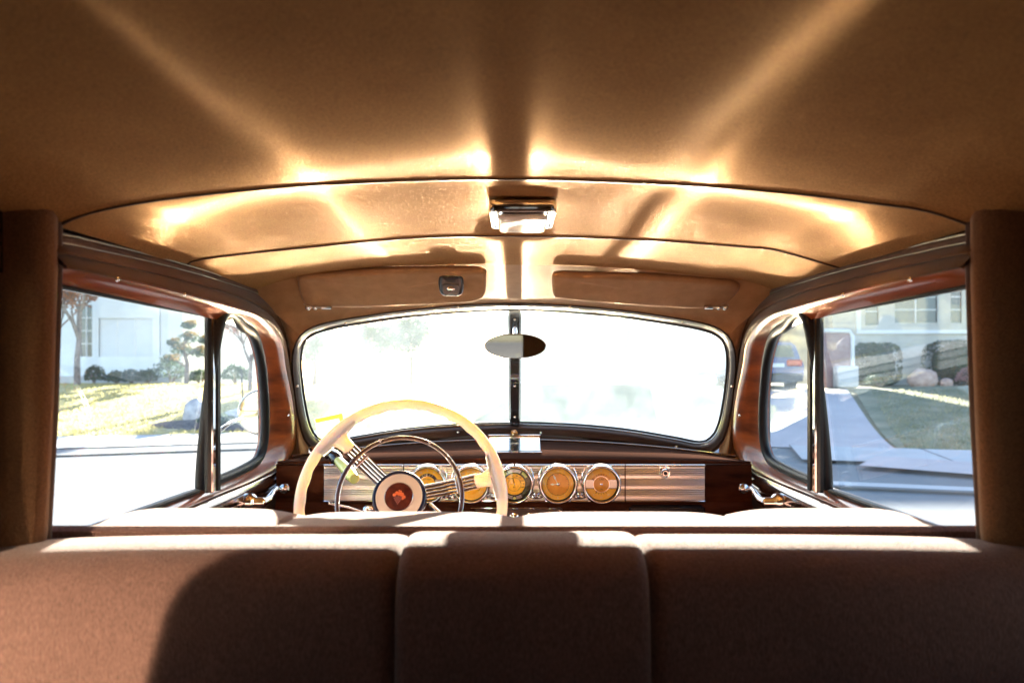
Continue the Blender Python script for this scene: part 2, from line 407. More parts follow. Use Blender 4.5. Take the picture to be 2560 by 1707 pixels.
for sgn, nm in ((-1, 'driver side windshield pane with two inspection stickers'), (1, 'passenger side windshield pane')):
    pts = [onws(x, y, 0) for x, y in wo_px if (x-CX)*sgn > 8]
    pts = [onws(CX+sgn*8, 771)]+(pts if sgn > 0 else pts[::-1])+[onws(CX+sgn*8, 1060)] if sgn < 0 else [onws(CX+8, 1060)]+pts[::-1]+[onws(CX+8, 771)]
    nrm = Vector((.25*sgn, 1, .42)).normalized()
    W = MB().loft([pts, [p+nrm*.004 for p in pts]], True, True, True)
    wg = part(W, 'windshield_pane', 'windshield', label=nm, smooth=0)
    if sgn < 0:
        # inspection sticker, lower corner
        def st(px, py): return onws(px, py, .002)
        a, b, c, d = st(786, 1046), st(857, 1031), st(866, 1088), st(797, 1104)
        sm, t_, b_ = new_mat('sticker_paper'); b_.inputs['Base Color'].default_value = (.80, .82, .62, 1); b_.inputs['Roughness'].default_value = .6
        tl = t_.nodes.new('ShaderNodeBsdfTranslucent'); tl.inputs[0].default_value = (.85, .88, .62, 1); mx = t_.nodes.new('ShaderNodeMixShader'); mx.inputs[0].default_value = .5
        t_.links.new(b_.outputs[0], mx.inputs[1]); t_.links.new(tl.outputs[0], mx.inputs[2]); t_.links.new(mx.outputs[0], t_.nodes['Material Output'].inputs[0])
        M['sticker'] = sm; M['sticker_y'] = leafmat('sticker_yellow', (.62, .68, .10), (.66, .72, .14), .5); M['sticker_ink'] = leafmat('sticker_ink', (.30, .42, .20), (.34, .46, .24), .4)
        n_ = Vector((.25*sgn, 1, .42)).normalized()
        part(MB().loft([[a, b, c, d], [q-n_*.0006 for q in (a, b, c, d)]], True, True, True), 'inspection_sticker', 'sticker', wg, 0)
        e = -n_*.0009; band = lambda u0, v0, u1, v1: [(a.lerp(b, u)).lerp(d.lerp(c, u), v)+e for u, v in ((u0, v0), (u1, v0), (u1, v1), (u0, v1))]
        xa = (b-a).normalized(); ya = (a-d).normalized(); at = lambda u, v: (a.lerp(b, u)).lerp(d.lerp(c, u), v)+e*1.2
        part(MB().quad(*band(.02, .02, .98, .2)).quad(*band(.84, .2, .98, .62)).quad(*band(.45, .92, .8, .99)), 'sticker_band', 'sticker_y', wg, 0)
        part(MB().text('18', at(.22, .62), .024, xa, ya).text('09', at(.72, .5), .024, xa, ya).text('INSPECTION', at(.5, .12), .011, xa, ya), 'sticker_lettering', 'sticker_ink', wg, 0)
    else:
        q = [onws(1768+26*cos(a)*.9, 1052+22*sin(a), .002) for a in [2*pi*k/16 for k in range(16)]]
        part(MB().loft([q, [p-nrm*.0006 for p in q]], True, True, True), 'round_sticker', 'sticker', wg, 0)
# centre bar
mu = MB()
zz = [(776, 14), (790, 17), (812, 17), (840, 15.5), (900, 15.5), (1000, 15), (1050, 14), (1058, 12), (1078, 10)]
mu.loft([[onws(CX+2+w*c, y, .012+.012*s) for c, s in ((-1, -1), (-1, 0), (-.7, .8), (0, 1), (.7, .8), (1, 0), (1, -1))] for y, w in zz], False)
dv = part(mu, 'windshield_divider', 'black_paint', smooth=40)
sd = MB()
for y in (799, 965, 1043): screw(sd, onws(CX+2, y, .026), .0045)
part(sd, 'divider_screw', 'chrome', dv)
k = onws(CX+1, 1084, .05); part(MB().lathe(k, (0, -1, .3), [(.006, -.02), (.006, 0), (.0125, .003), (.0135, .008), (.011, .012), (.004, .014)], 20), 'wing_knob', 'chrome', dv)
# rear view mirror
mc = P(1288, 865, 2.0); mr = group_part('rear_view_mirror', mc)
ax = Vector((.04, -1, -.03)).normalized()
part(MB().lathe(mc+ax*.0, ax, [(.0, -.012), (.06, -.011), (.085, -.006), (.0915, 0), (.0915, .004), (.088, .006)], 48, sy=.40), 'mirror_housing', 'chrome', mr)
part(MB().lathe(mc, ax, [(.0885, .0045), (.0885, .0066)], 48, sy=.385), 'mirror_glass', 'mirror', mr, 20)
part(MB().tube([mc+Vector((0, .01, 0)), mc+Vector((0, .05, .03)), onws(1287, 815, .02)], [.007, .006, .009], 10), 'mirror_stem', 'chrome', mr)

# ---- side rail bead, cloth roll, door (left built, right mirrored)
RAIL = [(-.675,.98,1.549),(-.672,1.0,1.552),(-.7015,1.25,1.572),(-.702,1.5,1.58),(-.712,1.8,1.584),(-.700,1.93,1.573),(-.689,2.01,1.552),(-.687,2.08,1.50),(-.697,2.13,1.40),(-.679,2.12,1.211),(-.662,2.10,1.103),(-.62,2.08,.92)]
rail = cr(RAIL, 80)
def sX(z): return .69-.12*(z-1.35)
def rk(y): return min(max((y-1.0)/.14, 0), 1)
def ring(yz, o, n=140): return cr([(-(sX(z)-((o(z) if callable(o) else o)*rk(y)-.012*(1-rk(y)))), y, z) for y, z in yz], n, True)
GY = [(1.0,1.095),(1.136,1.096),(1.59,1.095),(1.649,1.102),(1.769,1.106),(1.88,1.116),(1.917,1.132),(1.930,1.174),(1.911,1.25),(1.874,1.326),(1.832,1.393),(1.77,1.4495),(1.70,1.466),(1.579,1.476),(1.4,1.483),(1.06,1.484),(1.01,1.478),(.99,1.455),(.985,1.30),(.985,1.12)]
W1 = [(.99,1.088),(1.2,1.088),(1.63,1.090),(1.792,1.093),(1.945,1.104),(2.0,1.135),(2.004,1.193),(1.956,1.283),(1.896,1.374),(1.834,1.441),(1.76,1.474),(1.672,1.490),(1.486,1.495),(1.06,1.497),(1.0,1.488),(.975,1.455),(.968,1.30),(.968,1.11)]
W2 = [(.98,1.077),(1.25,1.077),(1.60,1.077),(1.797,1.077),(1.998,1.088),(2.085,1.12),(2.093,1.17),(2.03,1.27),(1.965,1.375),(1.90,1.449),(1.777,1.49),(1.606,1.508),(1.1,1.513),(1.0,1.508),(.955,1.47),(.95,1.30),(.95,1.10)]
def offy(yz, e):
    p = [Vector((y, z, 0)) for y, z in yz]; n = len(p); out = []
    for i in range(n):
        t = (p[(i+1) % n]-p[i-1]).normalized(); out.append((p[i].x+t.y*e, p[i].y-t.x*e))
    return out
osel = lambda z: .042 if z < 1.3 else .030
door_builders = []
def make_door(sgn):
    fx = (lambda m: m) if sgn < 0 else mirx
    lab = 'driver side front door with woodgrain window frame' if sgn < 0 else 'passenger side front door with woodgrain window frame'
    D = group_part('front_door', (sgn*.69, 1.5, 1.0), lab)
    r0 = ring(GY, 0.0); r1 = ring(W1, .013); r2 = ring(W2, lambda z: osel(z)); mid = [a.lerp(b, .5)+Vector((.012*rk(a.y), 0, 0)) for a, b in zip(r1, r2)]
    q1 = [a.lerp(b, .2)+Vector((.009*rk(a.y), 0, 0)) for a, b in zip(r1, r2)]; q2 = [a.lerp(b, .8)+Vector((.008*rk(a.y), 0, 0)) for a, b in zip(r1, r2)]
    r3 = ring(offy(W2, .006), .012)
    part(fx(MB().loft([[p+Vector((-.012, 0, 0)) for p in r0], r0, r1, q1, mid, q2, r2, r3])), 'window_frame', 'wood', D, 50)
    # window panes
    main = [(.98,1.09),(1.525,1.09),(1.525,1.484),(.98,1.488)]
    pl = lambda yz, o: [Vector((-(sX(z)-o), y, z)) for y, z in yz]
    part(fx(MB().loft([pl(main, -.006), pl(main, -.010)], True, True, True)), 'window_glass', 'sideglass', D, 0)
    vent = [(1.545,1.098)]+GY[3:13]+[(1.545,1.478)]
    part(fx(MB().loft([pl(vent, .000), pl(vent, -.004)], True, True, True)), 'vent_glass', 'sideglass', D, 0)
    vi = cr([(-(sX(z)-.004), y, z) for y, z in offy([(1.563,1.104)]+GY[3:13]+[(1.563,1.472)], .004)], 90, True)
    part(fx(MB().tube(vi, .0135, 10, True, up=(1, 0, 0), flat=.9)), 'vent_seal', 'rubber', D, 50)
    part(fx(MB().tube([p+Vector((.007, 0, 0))+(Vector((p.x, 1.74, 1.28))-p).normalized()*.006 for p in vi], .0022, 6, True)), 'vent_frame_bead', 'chrome', D)
    # division bar and weather strips
    part(fx(MB().box((-.688, 1.517, 1.09), (-.681, 1.527, 1.49)).box((-.684, 1.548, 1.09), (-.671, 1.562, 1.487))), 'division_channel', 'rubber', D)
    part(fx(MB().box((-.686, 1.527, 1.088), (-.674, 1.548, 1.492), .003)), 'division_bar', 'chrome', D)
    part(fx(MB().box((-.722, .99, 1.088), (-.702, 1.53, 1.098), .003).box((-.688, .99, 1.481), (-.676, 1.53, 1.487), .002)), 'weather_strip', 'rubber', D)
    # screws on the wood
    sm_ = MB()
    for y, z in ((1.08,1.503),(1.3,1.505),(1.995,1.235)): screw(sm_, (-(sX(z)-.045), y, z), .0038, (1, 0, 0))
    part(fx(sm_), 'garnish_screw', 'chrome', D)
    # lower panel: painted rolls, chrome mouldings, cloth
    def roll(y):   # (o, z) profile
        k = max(0, (y-1.75)/.33)**2*.03
        return [(.030,1.079+k*.5),(.048,1.068+k),(.058,1.055+k),(.056,1.040+k),(.046,1.030+k),(.052,1.022+k),(.05,1.004+k),(.04,.995+k),(.038,.5)]
    ys = [.99+i*.03627 for i in range(31)]
    part(fx(MB().loft([[(-(sX(z)-o), y, z) for o, z in roll(y)[:8]] for y in ys], False)), 'painted_ledge', 'brown_paint', D, 50)
    part(fx(MB().loft([[(-(sX(z)-o), y, z) for o, z in roll(y)[7:]] for y in ys], False)), 'door_panel_cloth', 'dark_cloth', D, 50)
    for zi, o in ((1.033, .050), (.998, .044)):
        part(fx(MB().tube([(-(sX(zi)-o), y, zi+max(0, (y-1.75)/.33)**2*.03) for y in ys], .0028, 8)), 'chrome_moulding', 'chrome', D)
    # window crank: boss, arm, knob
    b0 = Vector((-.655, 1.70, 1.035)); cr_ = MB()
    cr_.lathe(b0, (1, 0, 0), [(.024, -.02), (.024, .004), (.019, .010), (.014, .016), (.014, .03), (.010, .036), (.002, .038)], 24)
    cr_.tube([b0+Vector((.028, 0, 0)), b0+Vector((.034, .02, .003)), b0+Vector((.036, .038, .011)), b0+Vector((.038, .058, .020)), b0+Vector((.04, .072, .023))], [.011, .010, .008, .0065, .007], 10)
    kb = b0+Vector((.04, .074, .023)); cr_.lathe(kb, (1, 0, .0), [(.006, -.006), (.008, .0), (.0065, .006), (.0115, .012), (.0135, .020), (.011, .028), (.004, .031)], 20)
    part(fx(cr_), 'window_crank', 'chrome', D, 40)
    # outer skin
    part(fx(MB().loft([[(-.80, y, .35), (-.83, y, .75), (-.81, y, 1.0), (-.775, y, 1.075), (-.72, y, 1.092)] for y in (.9, 1.3, 1.7, 2.1)], False)), 'outer_panel', 'body_paint', D, 40)
for sgn in (-1, 1):
    make_door(sgn)
    fx = (lambda m: m) if sgn < 0 else mirx
    top = cr([(-(sX(z)-osel(z)+.02), y, z) for y, z in [(.985,1.514),(1.3,1.516),(1.606,1.511),(1.777,1.493),(1.90,1.452),(1.968,1.377),(2.035,1.272),(2.097,1.17),(2.09,1.115),(2.05,1.05),(2.02,.92)]], 80)
    rings = []
    for k in range(13):
        t = k/12; h = .019*abs(sin(2*pi*t))**.8*(1 if t < .5 else .8)+.001
        rings.append([a.lerp(b, t)+Vector((h, 0, -h*.8)) for a, b in zip(top, rail)])
    part(fx(MB().loft(rings, False)), 'side_trim_roll', 'trim_cloth', smooth=60)
    bd = part(fx(MB().tube([p+Vector((.004, 0, -.001)) for p in rail], .0075, 8)), 'windlace', 'dark_cloth', smooth=60)
    part(fx(MB().tube([p+Vector((.007, 0, .007)) for p in rail[:50]], .0022, 6).tube([p+Vector((.009, 0, -.006)) for p in rail[:50]], .0014, 6)), 'rail_bead', 'bead', bd, 60)
    # B pillar: cloth faced, with welt
    pb = MB()
    prof = [(-.90,.945),(-.80,.94),(-.70,.942),(-.672,.947),(-.658,.956),(-.653,.968),(-.658,.985),(-.68,1.0),(-.74,1.01),(-.90,1.01)]
    pb.loft([[(x+dx*(1 if x > -.8 else 0), y, z) for x, y in prof] for z, dx in ((.3, -.03), (1.08, -.02), (1.13, -.014), (1.3, -.006), (1.5, .0), (1.60, .0))], True, True, True)
    pl_ = part(fx(pb), 'door_pillar', 'pillar_cloth', smooth=60)
    part(fx(MB().tube([(-.670+dx, .995, z) for z, dx in ((.9, -.02), (1.12, -.014), (1.3, -.004), (1.5, .002), (1.585, .002))], .009, 8)), 'welt', 'dark_cloth', pl_, 60)

# header cloth + A pillar cloth
def nearest(ringpts, p): return min(range(len(ringpts)), key=lambda i: (ringpts[i]-p).length)
iL = nearest(G3, onws(776, 1120, .045)); iTL = nearest(G3, onws(760, 835, .045))
left_side = G3[iTL:iL-1:-1] if iTL > iL else G3[iL:iTL+1]
if left_side[0].z > left_side[-1].z: left_side = left_side[::-1]
left_side = cr(left_side, 14)
topL = [p for p in G3[iTL:80]]; right_top = [Vector((-p.x, p.y, p.z)) for p in topL[::-1]]
toprow = cr(topL+right_top, 61)
railA = [p for p in rail if p.y > 1.86]; railA = cr([Vector((p.x+.004, p.y-.002, p.z)) for p in railA][::-1], 14)   # from bottom up
mirv = lambda L: [Vector((-p.x, p.y, p.z)) for p in L]
for sgn in (-1, 1):
    a = left_side; b = railA
    st_ = [[p.lerp(q, k/4)+Vector((0, -.006*sin(pi*k/4), 0)) for p, q in zip(a, b)] for k in range(5)]
    if sgn > 0: st_ = [mirv(r) for r in st_]
    part(MB().loft(st_, False), 'pillar_trim', 'visor_cloth', smooth=60)
topA = [railA[-1]]+S3[1:-1]+[Vector((-railA[-1].x, railA[-1].y, railA[-1].z))]
part(MB().loft([[p.lerp(q, k/8)+Vector((0, -.006*sin(pi*k/8), 0)) for p, q in zip(S3, toprow)] for k in range(9)], False), 'header_panel', 'visor_cloth', smooth=60, label='plain brown cloth header panel behind the sun visors')
# corner gusset between seam end, rail and garnish
for sgn in (-1, 1):
    g = MB(); m_ = [railA[-1], railA[-3], railA[-5], railA[-7]]; c0 = [S3[0], S3[0].lerp(toprow[0], .3), S3[0].lerp(toprow[0], .65), toprow[0]]
    g.loft([c0, m_], False) if sgn < 0 else g.loft([mirv(c0), mirv(m_)], False)
    part(g, 'corner_gusset', 'visor_cloth', smooth=60)

# ---- sun visors
def vis_d(py): return 1.785+(py-664)/100*.155
for k, (ol, hinge, lab) in enumerate((
    ([(744,690),(752,735),(766,757),(800,763),(891,765),(1019,760),(1162,754),(1197,747),(1213,733),(1216,690),(1210,672),(1150,667),(1019,668),(920,673),(827,680),(765,684)], (748, 828, 760, 770), 'driver side visor holding the remote'),
    ([(1379,690),(1382,733),(1396,742),(1516,754),(1656,764),(1761,767),(1803,759),(1832,740),(1850,712),(1830,700),(1796,697),(1700,690),(1621,686),(1446,680),(1395,680)], (1835, 1761, 757, 770), 'passenger side visor'))):
    o3 = cr([P(x, y, vis_d(y)) for x, y in ol], 90, True)
    nv = Vector((0, -.58, -.815)).normalized()
    v = part(pad(o3, nv, .022, puff=0), 'sun_visor', 'visor_cloth', smooth=60, label=lab)
    xh, xr, y0, y1 = hinge; s_ = 1 if xr > xh else -1
    h = MB(); a = P(xh+s_*8, 752, 1.93); b = P(xh+s_*22, 768, 1.92); c = P(xr, 768, 1.92)
    h.box(tuple(P(xh-3, 768, 1.95)), tuple(P(xh+s_*20, 744, 1.958))) if s_ > 0 else h.box(tuple(P(xh+s_*20, 768, 1.95)), tuple(P(xh+3, 744, 1.958)))
    h.tube([a+Vector((0, .02, 0)), a, b], .006, 10); h.tube([b, c], [.0055, .0035], 10); h.sphere(b, .009, 8); h.sphere(a, .0085, 8); h.sphere(b.lerp(c, .3), .0075, 8)
    h.tube([b.lerp(c, .6), c], .0055, 8)
    part(h, 'visor_hinge', 'chrome', v)
# garage remote clipped on the visor: a thing of its own
rc = P(1128, 712, 1.822)
RM = tag(empty('garage_remote', rc), 'small black garage remote with a round button clipped on the sun visor', 'remote control')
oc = [(-.031,.018),(-.020,.031),(.020,.031),(.031,.018),(.031,-.012),(.020,-.028),(-.020,-.028),(-.031,-.012)]
ob_ = cr([rc+Vector((x*1.05, -z*.42, z*.95)) for x, z in oc], 40, True)
pad(ob_, (0, -1, -.42), .022, mb := MB(), puff=.002).build('case', 'remote_black', RM)
nn = Vector((0, -1, -.42)).normalized(); fc = rc+nn*.0125
ol2 = [(-.020,.004),(.020,.004),(.022,-.014),(.014,-.026),(.006,-.022),(-.006,-.022),(-.014,-.026),(-.022,-.014)]
pad(cr([fc+Vector((x, -z*.42, z)) for x, z in ol2], 40, True), nn, .006, mb := MB()).build('front_cover', 'remote_grey', RM)
MB().lathe(fc+Vector((0, .003, -.006)), nn, [(.011, .0), (.011, .005), (.008, .0065), (.002, .007)], 24, sy=.6).build('button', 'chrome', RM)
MB().box(tuple(rc+Vector((-.009, .0, .026))), tuple(rc+Vector((.009, .006, .046))), .001).build('visor_clip', 'tan_tag', RM)

# ---- dome lamp
dl = group_part('dome_lamp', (.003, 1.27, 1.64))
zc = 1.652
def rr(x0, x1, y0, y1, z, r=.012):
    o = []
    for cx_, cy_, a0 in ((x1-r, y1-r, 0), (x0+r, y1-r, 90), (x0+r, y0+r, 180), (x1-r, y0+r, 270)):
        for k in range(6): a = radians(a0+k*18); o.append(Vector((cx_+r*cos(a), cy_+r*sin(a), z)))
    return o
x0, x1, y0, y1 = -.042, .073, 1.205, 1.345
x0, x1 = -.043, .0745
part(MB().loft([rr(x0-.002, x1+.002, y0-.002, y1+.002, zc+.008), rr(x0-.002, x1+.002, y0-.002, y1+.002, zc-.006), rr(x0, x1, y0, y1, zc-.012), rr(x0+.003, x1-.003, y0+.003, y1-.003, zc-.012), rr(x0+.004, x1-.004, y0+.004, y1-.004, zc-.008), rr(x0+.012, x1-.012, y0+.010, y1-.010, zc-.008), rr(x0+.012, x1-.012, y0+.010, y1-.010, zc-.014)], True, True, True), 'lamp_base', 'chrome', dl, 40)
part(MB().loft([rr(x0+.014, x1-.014, y0+.012, y1-.012, zc-.010, .008), rr(x0+.014, x1-.014, y0+.012, y1-.012, zc-.019, .008), rr(x0+.018, x1-.018, y0+.016, y1-.016, zc-.023, .008)], True, True, True), 'lamp_lens', 'lens', dl, 40)

# ---- dashboard
def dash(x):
    k = (abs(x)/.64)**2
    g = [Vector(p) for p in G3]
    return [(2.25-.16*k, 1.150-.045*k), (2.20-.14*k, 1.136-.032*k), (2.15-.13*k, 1.133-.026*k), (2.09-.12*k, 1.131-.022*k), (2.03-.09*k, 1.129-.018*k), (1.985-.06*k, 1.126-.014*k), (1.955-.035*k, 1.1205-.010*k), (1.94-.02*k, 1.115-.006*k), (1.934-.012*k, 1.109-.002*k), (1.93-.01*k, 1.104), (1.912-.01*k, 1.103), (1.910, 1.100), (1.908, 1.001), (1.910, .998), (1.90, .990), (1.897, .975), (1.905, .962), (1.925, .955), (1.915, .93), (1.93, .86), (1.99, .80)]
xs = [-.665+i*1.33/60 for i in range(61)]
db_ = part(MB().loft([[Vector((x, y, z)) for y, z in dash(x)[7:]] for x in xs], False), 'dashboard', 'dashwood', smooth=50)
part(MB().loft([[Vector((x, y, z)) for y, z in dash(x)[:8]] for x in xs], False), 'dash_top', 'dashtop', db_, smooth=50)
part(MB().tube([Vector((x, dash(x)[1][0]-.004, dash(x)[1][1]+.008)) for x in xs], .004, 8), 'dash_top_bead', 'brown_paint')
DF = 1.905
def ribbed(x0, x1, z0, z1, y=DF, bands=3, pitch=.0052):
    m = MB(); rows = []; z = z1; rows.append((y, z1)); rows.append((y-.006, z1-.001)); rows.append((y-.007, z1-.004)); rows.append((y-.003, z1-.006))
    H = (z1-.008)-(z0+.006); bh = H/bands; z = z1-.008
    for b in range(bands):
        n = int((bh-.006)/pitch)
        for k in range(n):
            rows += [(y-.0032, z-k*pitch), (y-.0044, z-(k+.5)*pitch)]
        z2 = z-n*pitch; rows += [(y-.0032, z2), (y-.0048, z2-.001), (y-.0048, z-bh+.001)]; z -= bh
    rows += [(y-.003, z0+.005), (y-.007, z0+.003), (y-.006, z0+.0005), (y, z0)]
    return m.loft([[Vector((x, a, b)) for a, b in rows] for x in (x0, x1)], False)
zt, zb = 1.1025, 1.0015
pl1 = part(ribbed(-.529, -.309, zb, zt), 'ribbed_panel', 'brushed', smooth=0, label='ribbed metal panel on the driver side')
pl2 = part(ribbed(-.306, .308, zb, zt), 'ribbed_panel', 'brushed', smooth=0, label='ribbed metal panel around the five dials')
gd = group_part('glovebox_door', (.42, DF, 1.05), 'ribbed metal glovebox door with round lock')
part(ribbed(.311, .531, zb, zt), 'ribbed_face', 'brushed', gd, 0)
part(MB().tube([(x, DF-.006, zt-.001) for x in (-.529, -.31)], .003, 8).tube([(-.529, DF-.006, zb+.001), (-.31, DF-.006, zb+.001)], .0028, 8), 'edge_trim', 'chrome', pl1)
part(MB().tube([(-.306, DF-.006, zt-.001), (.308, DF-.006, zt-.001)], .003, 8).tube([(-.306, DF-.006, zb+.001), (.308, DF-.006, zb+.001)], .0028, 8), 'edge_trim', 'chrome', pl2)
part(MB().tube([(.311, DF-.006, zt-.001), (.531, DF-.006, zt-.001)], .003, 8).tube([(.311, DF-.006, zb+.001), (.531, DF-.006, zb+.001)], .0028, 8), 'edge_trim', 'chrome', gd)
lk = Vector((.4185, DF-.004, 1.35-(1181-940)/F*1.9))
part(MB().lathe(lk, (0, -1, 0), [(.015, 0), (.0155, .004), (.013, .008), (.0135, .014), (.0115, .018), (.008, .0175), (.007, .015), (.001, .015)], 28), 'lock', 'chrome', gd)
part(MB().lathe(lk+Vector((0, -.0155, 0)), (0, -1, 0), [(.0055, 0), (.0055, .002), (.001, .0022)], 16), 'keyhole', 'ink', gd)
part(MB().box(tuple(lk+Vector((-.015, -.002, .010))), tuple(lk+Vector((.015, .002, .022))), .0015), 'lock_plate', 'chrome', gd)
part(MB().box((.316, DF-.012, .925), (.535, DF+.01, .992), .008), 'lower_panel', 'black_paint', gd)
# radio below the dials, mostly hidden by the seat
rd = group_part('radio', (.06, DF, .96))
part(MB().box((-.11, DF-.012, .90), (.135, DF+.01, .985), .004), 'radio_face', 'dial_brown', rd)
part(MB().tube([(-.12, DF-.012, .984), (.118, DF-.012, .984), (.13, DF-.012, .974), (.135, DF-.012, .95)], .0018, 8), 'radio_trim', 'chrome', rd)
for x in (.0, .045, .10): part(MB().lathe((x, DF-.012, .958), (0, -1, 0), [(.014, 0), (.014, .004), (.010, .006), (.010, .018), (.006, .02)], 24), 'radio_knob', 'chrome', rd)
# chrome vent box on the dash top
vb = group_part('dash_top_ashtray', (.0, 2.05, 1.14), 'small chrome lidded box on the dash top')
vx0, vx1 = (1222-CX)/F*2.03, (1350-CX)/F*2.03
part(MB().loft([[Vector((x, 2.09, 1.150)), Vector((x, 2.085, 1.166)), Vector((x, 2.055, 1.158)), Vector((x, 2.03, 1.147)), Vector((x, 2.002, 1.131)), Vector((x, 2.0, 1.122)), Vector((x, 2.06, 1.12))] for x in (vx0, vx0+.003, vx1-.003, vx1)], True, True, True), 'box', 'chrome', vb, 30)
part(MB().tube([(vx0-.003, 2.084, 1.168), (vx1+.003, 2.084, 1.168)], .0035, 8).tube([(vx0-.004, 1.999, 1.126), (vx1+.004, 1.999, 1.126)], .003, 8), 'lid_edge', 'chrome', vb)
part(MB().box((-.008, 1.993, 1.124), (.012, 2.003, 1.131), .001), 'lid_catch', 'chrome', vb)

# gauges -----------------------------------------------------------
GR = .0545; GZ = 1.050
GXS = [-.2405, -.1198, .0012, .1220, .2424]
def disc(c, r, r2=0, a0=0, a1=360, n=48, y=0):
    m = MB(); A = [radians(a0+(a1-a0)*k/n) for k in range(n+1)]
    o = [(c[0]+r*cos(a), c[1]+y, c[2]+r*sin(a)) for a in A]; i = [(c[0]+max(r2, 1e-5)*cos(a), c[1]+y, c[2]+max(r2, 1e-5)*sin(a)) for a in A]
    return m.loft([o, i], False)
def ticks(c, r0, r1, angs, w=.0008, y=0):
    m = MB()
    for a in angs:
        a = radians(a); d = Vector((cos(a), 0, sin(a))); p = Vector((-sin(a), 0, cos(a)))*w/2; q = Vector(c)+Vector((0, y, 0))
        m.quad(q+d*r0-p, q+d*r1-p, q+d*r1+p, q+d*r0+p)
    return m
def nums(c, r, items, size, y=0, radial=False):
    m = MB()
    for s_, a in items:
        t = radians(a); p = Vector(c)+Vector((cos(t)*r, y, sin(t)*r))
        if radial: ya = Vector((cos(t), 0, sin(t))); xa = Vector((sin(t), 0, -cos(t)))
        else: xa, ya = (1, 0, 0), (0, 0, 1)
        m.text(s_, p, size, xa, ya)
    return m
def gauge_base(x, lab, dial, face_r=.0445):
    c = Vector((x, DF-.006, GZ)); G = group_part('gauge', tuple(c), lab)
    part(MB().lathe(c, (0, -1, 0), [(.0565, -.004), (.0565, .002), (.0545, .010), (.0525, .017), (.0500, .0205), (.0478, .0205), (.0462, .018), (.0455, .006)], 64, cap=False), 'bezel', 'chrome', G, 60)
    part(MB().lathe(c, (0, -1, 0), [(.0456, .016), (.0440, .004), (.0440, .001)], 64, cap=False), 'inner_rim', 'rubber', G, 60)
    part(disc(c, face_r, 0, y=-.001), 'dial_face', dial, G, 0)
    part(MB().lathe(c, (0, -1, 0), [(.0457, .0135), (.035, .0155), (.02, .017), (.0001, .0175)], 40, cap=False), 'gauge_glass', 'gaugeglass', G, 60)
    return c, G
def hubcap(c, G, r=.0035):
    part(MB().lathe(c+Vector((0, -.005, 0)), (0, -1, 0), [(r, -.003), (r, .001), (r*.6, .002), (.0003, .0022)], 20), 'hub', 'chrome', G)
# combination gauges (first and last)
for x, lab, tw, bw, dl_, ang in ((GXS[0], 'battery and temperature dial, half behind the steering wheel hub', 'BATTERY', 'TEMP', 'dial', 95), (GXS[4], 'fuel and oil dial beside the glovebox door', 'GAS', 'OIL', 'dial2', 150)):
    c, G = gauge_base(x, lab, dl_)
    first = x < 0
    part(disc(c, .0300, .018, 25 if first else 15, 155 if first else 165, y=-.0016), 'scale_arc', 'dial_brown' if first else 'dial3', G, 0)
    part(disc(c, .0300, .018, 205, 320 if first else 335, y=-.0016), 'scale_arc', 'dial_brown' if first else 'dial2', G, 0)
    bnd = MB()
    for k in range(12):
        z = c.z+.0112-k*.0019
        for sx in (-1, 1):
            xe = sqrt(max(.044**2-(z-c.z)**2, 0)); bnd.box((min(c.x+sx*.0215, c.x+sx*xe), c.y-.0030, z-.0007), (max(c.x+sx*.0215, c.x+sx*xe), c.y-.0020, z+.0007))
    part(bnd, 'ribbed_band', 'brushed', G, 0)
    part(MB().box((c.x-.0425, c.y-.0021, c.z-.0125), (c.x+.0425, c.y-.0014, c.z+.0125)), 'band_backing', 'dial_olive' if first else 'dial_brown', G, 0)
    part(MB().lathe(c, (0, -1, 0), [(.0222, .0015), (.0222, .0036), (.0214, .0040), (.0001, .0041)], 40), 'centre_disc', 'dial' if first else 'dial3', G, 30)
    part(MB().tube([c+Vector((cos(a)*.0222, -.0036, sin(a)*.0222)) for a in [2*pi*k/40 for k in range(40)]], .0007, 6, True), 'disc_ring', 'chrome', G)
    part(MB().text(tw, c+Vector((0, -.0046, .0135)), .0058 if first else .0068).text(bw, c+Vector((0, -.0046, -.0135)), .0056), 'lettering', 'ink', G, 0)
    part(ticks(c, .0245, .0290, [60, 75, 90, 105, 120, 240, 255, 270, 285, 300], .0009, -.0022), 'tick_marks', 'paleink' if first else 'ink', G, 0)
    part(nums(c, .0365, [('30', 120), ('0', 90), ('30', 60), ('100', 235), ('212', 300)] if first else [('E', 130), ('H', 90), ('F', 50), ('0', 235), ('50', 270), ('80', 305)], .0075, -.0022), 'numerals', 'paleink', G, 0)
    part(ticks(c, .019, .0290, [ang, 238], .0022, -.0026), 'needle', 'ink' if not first else 'paleink', G, 0)
    hubcap(c+Vector((0, .0, 0)), G)
# speedometer
c, G = gauge_base(GXS[1], 'amber speedometer crossed by the steering wheel spoke', 'dial2')
part(disc(c, .0285, 0, y=-.0014), 'inner_dial', 'dial', G, 0)
part(disc(c, .0287, .0279, -40, 220, y=-.0019), 'scale_line', 'ink', G, 0)
part(ticks(c, .0245, .0282, [220-k*13 for k in range(21)], .0008, -.002), 'tick_marks', 'ink', G, 0)
part(nums(c, .0355, [(str(v), 220-v*2.36) for v in range(0, 120, 10)], .0080, -.002), 'numerals', 'paleink', G, 0)
part(MB().box((c.x-.0105, c.y-.003, c.z+.007), (c.x+.0105, c.y-.0015, c.z+.0125)), 'odometer_window', 'dial_olive', G, 0)
part(MB().text('006607', c+Vector((0, -.0032, .0097)), .0058), 'odometer_digits', 'paleink', G, 0)
part(ticks(c, -.006, .027, [212], .0014, -.0035), 'needle', 'ink', G, 0)
hubcap(c, G)
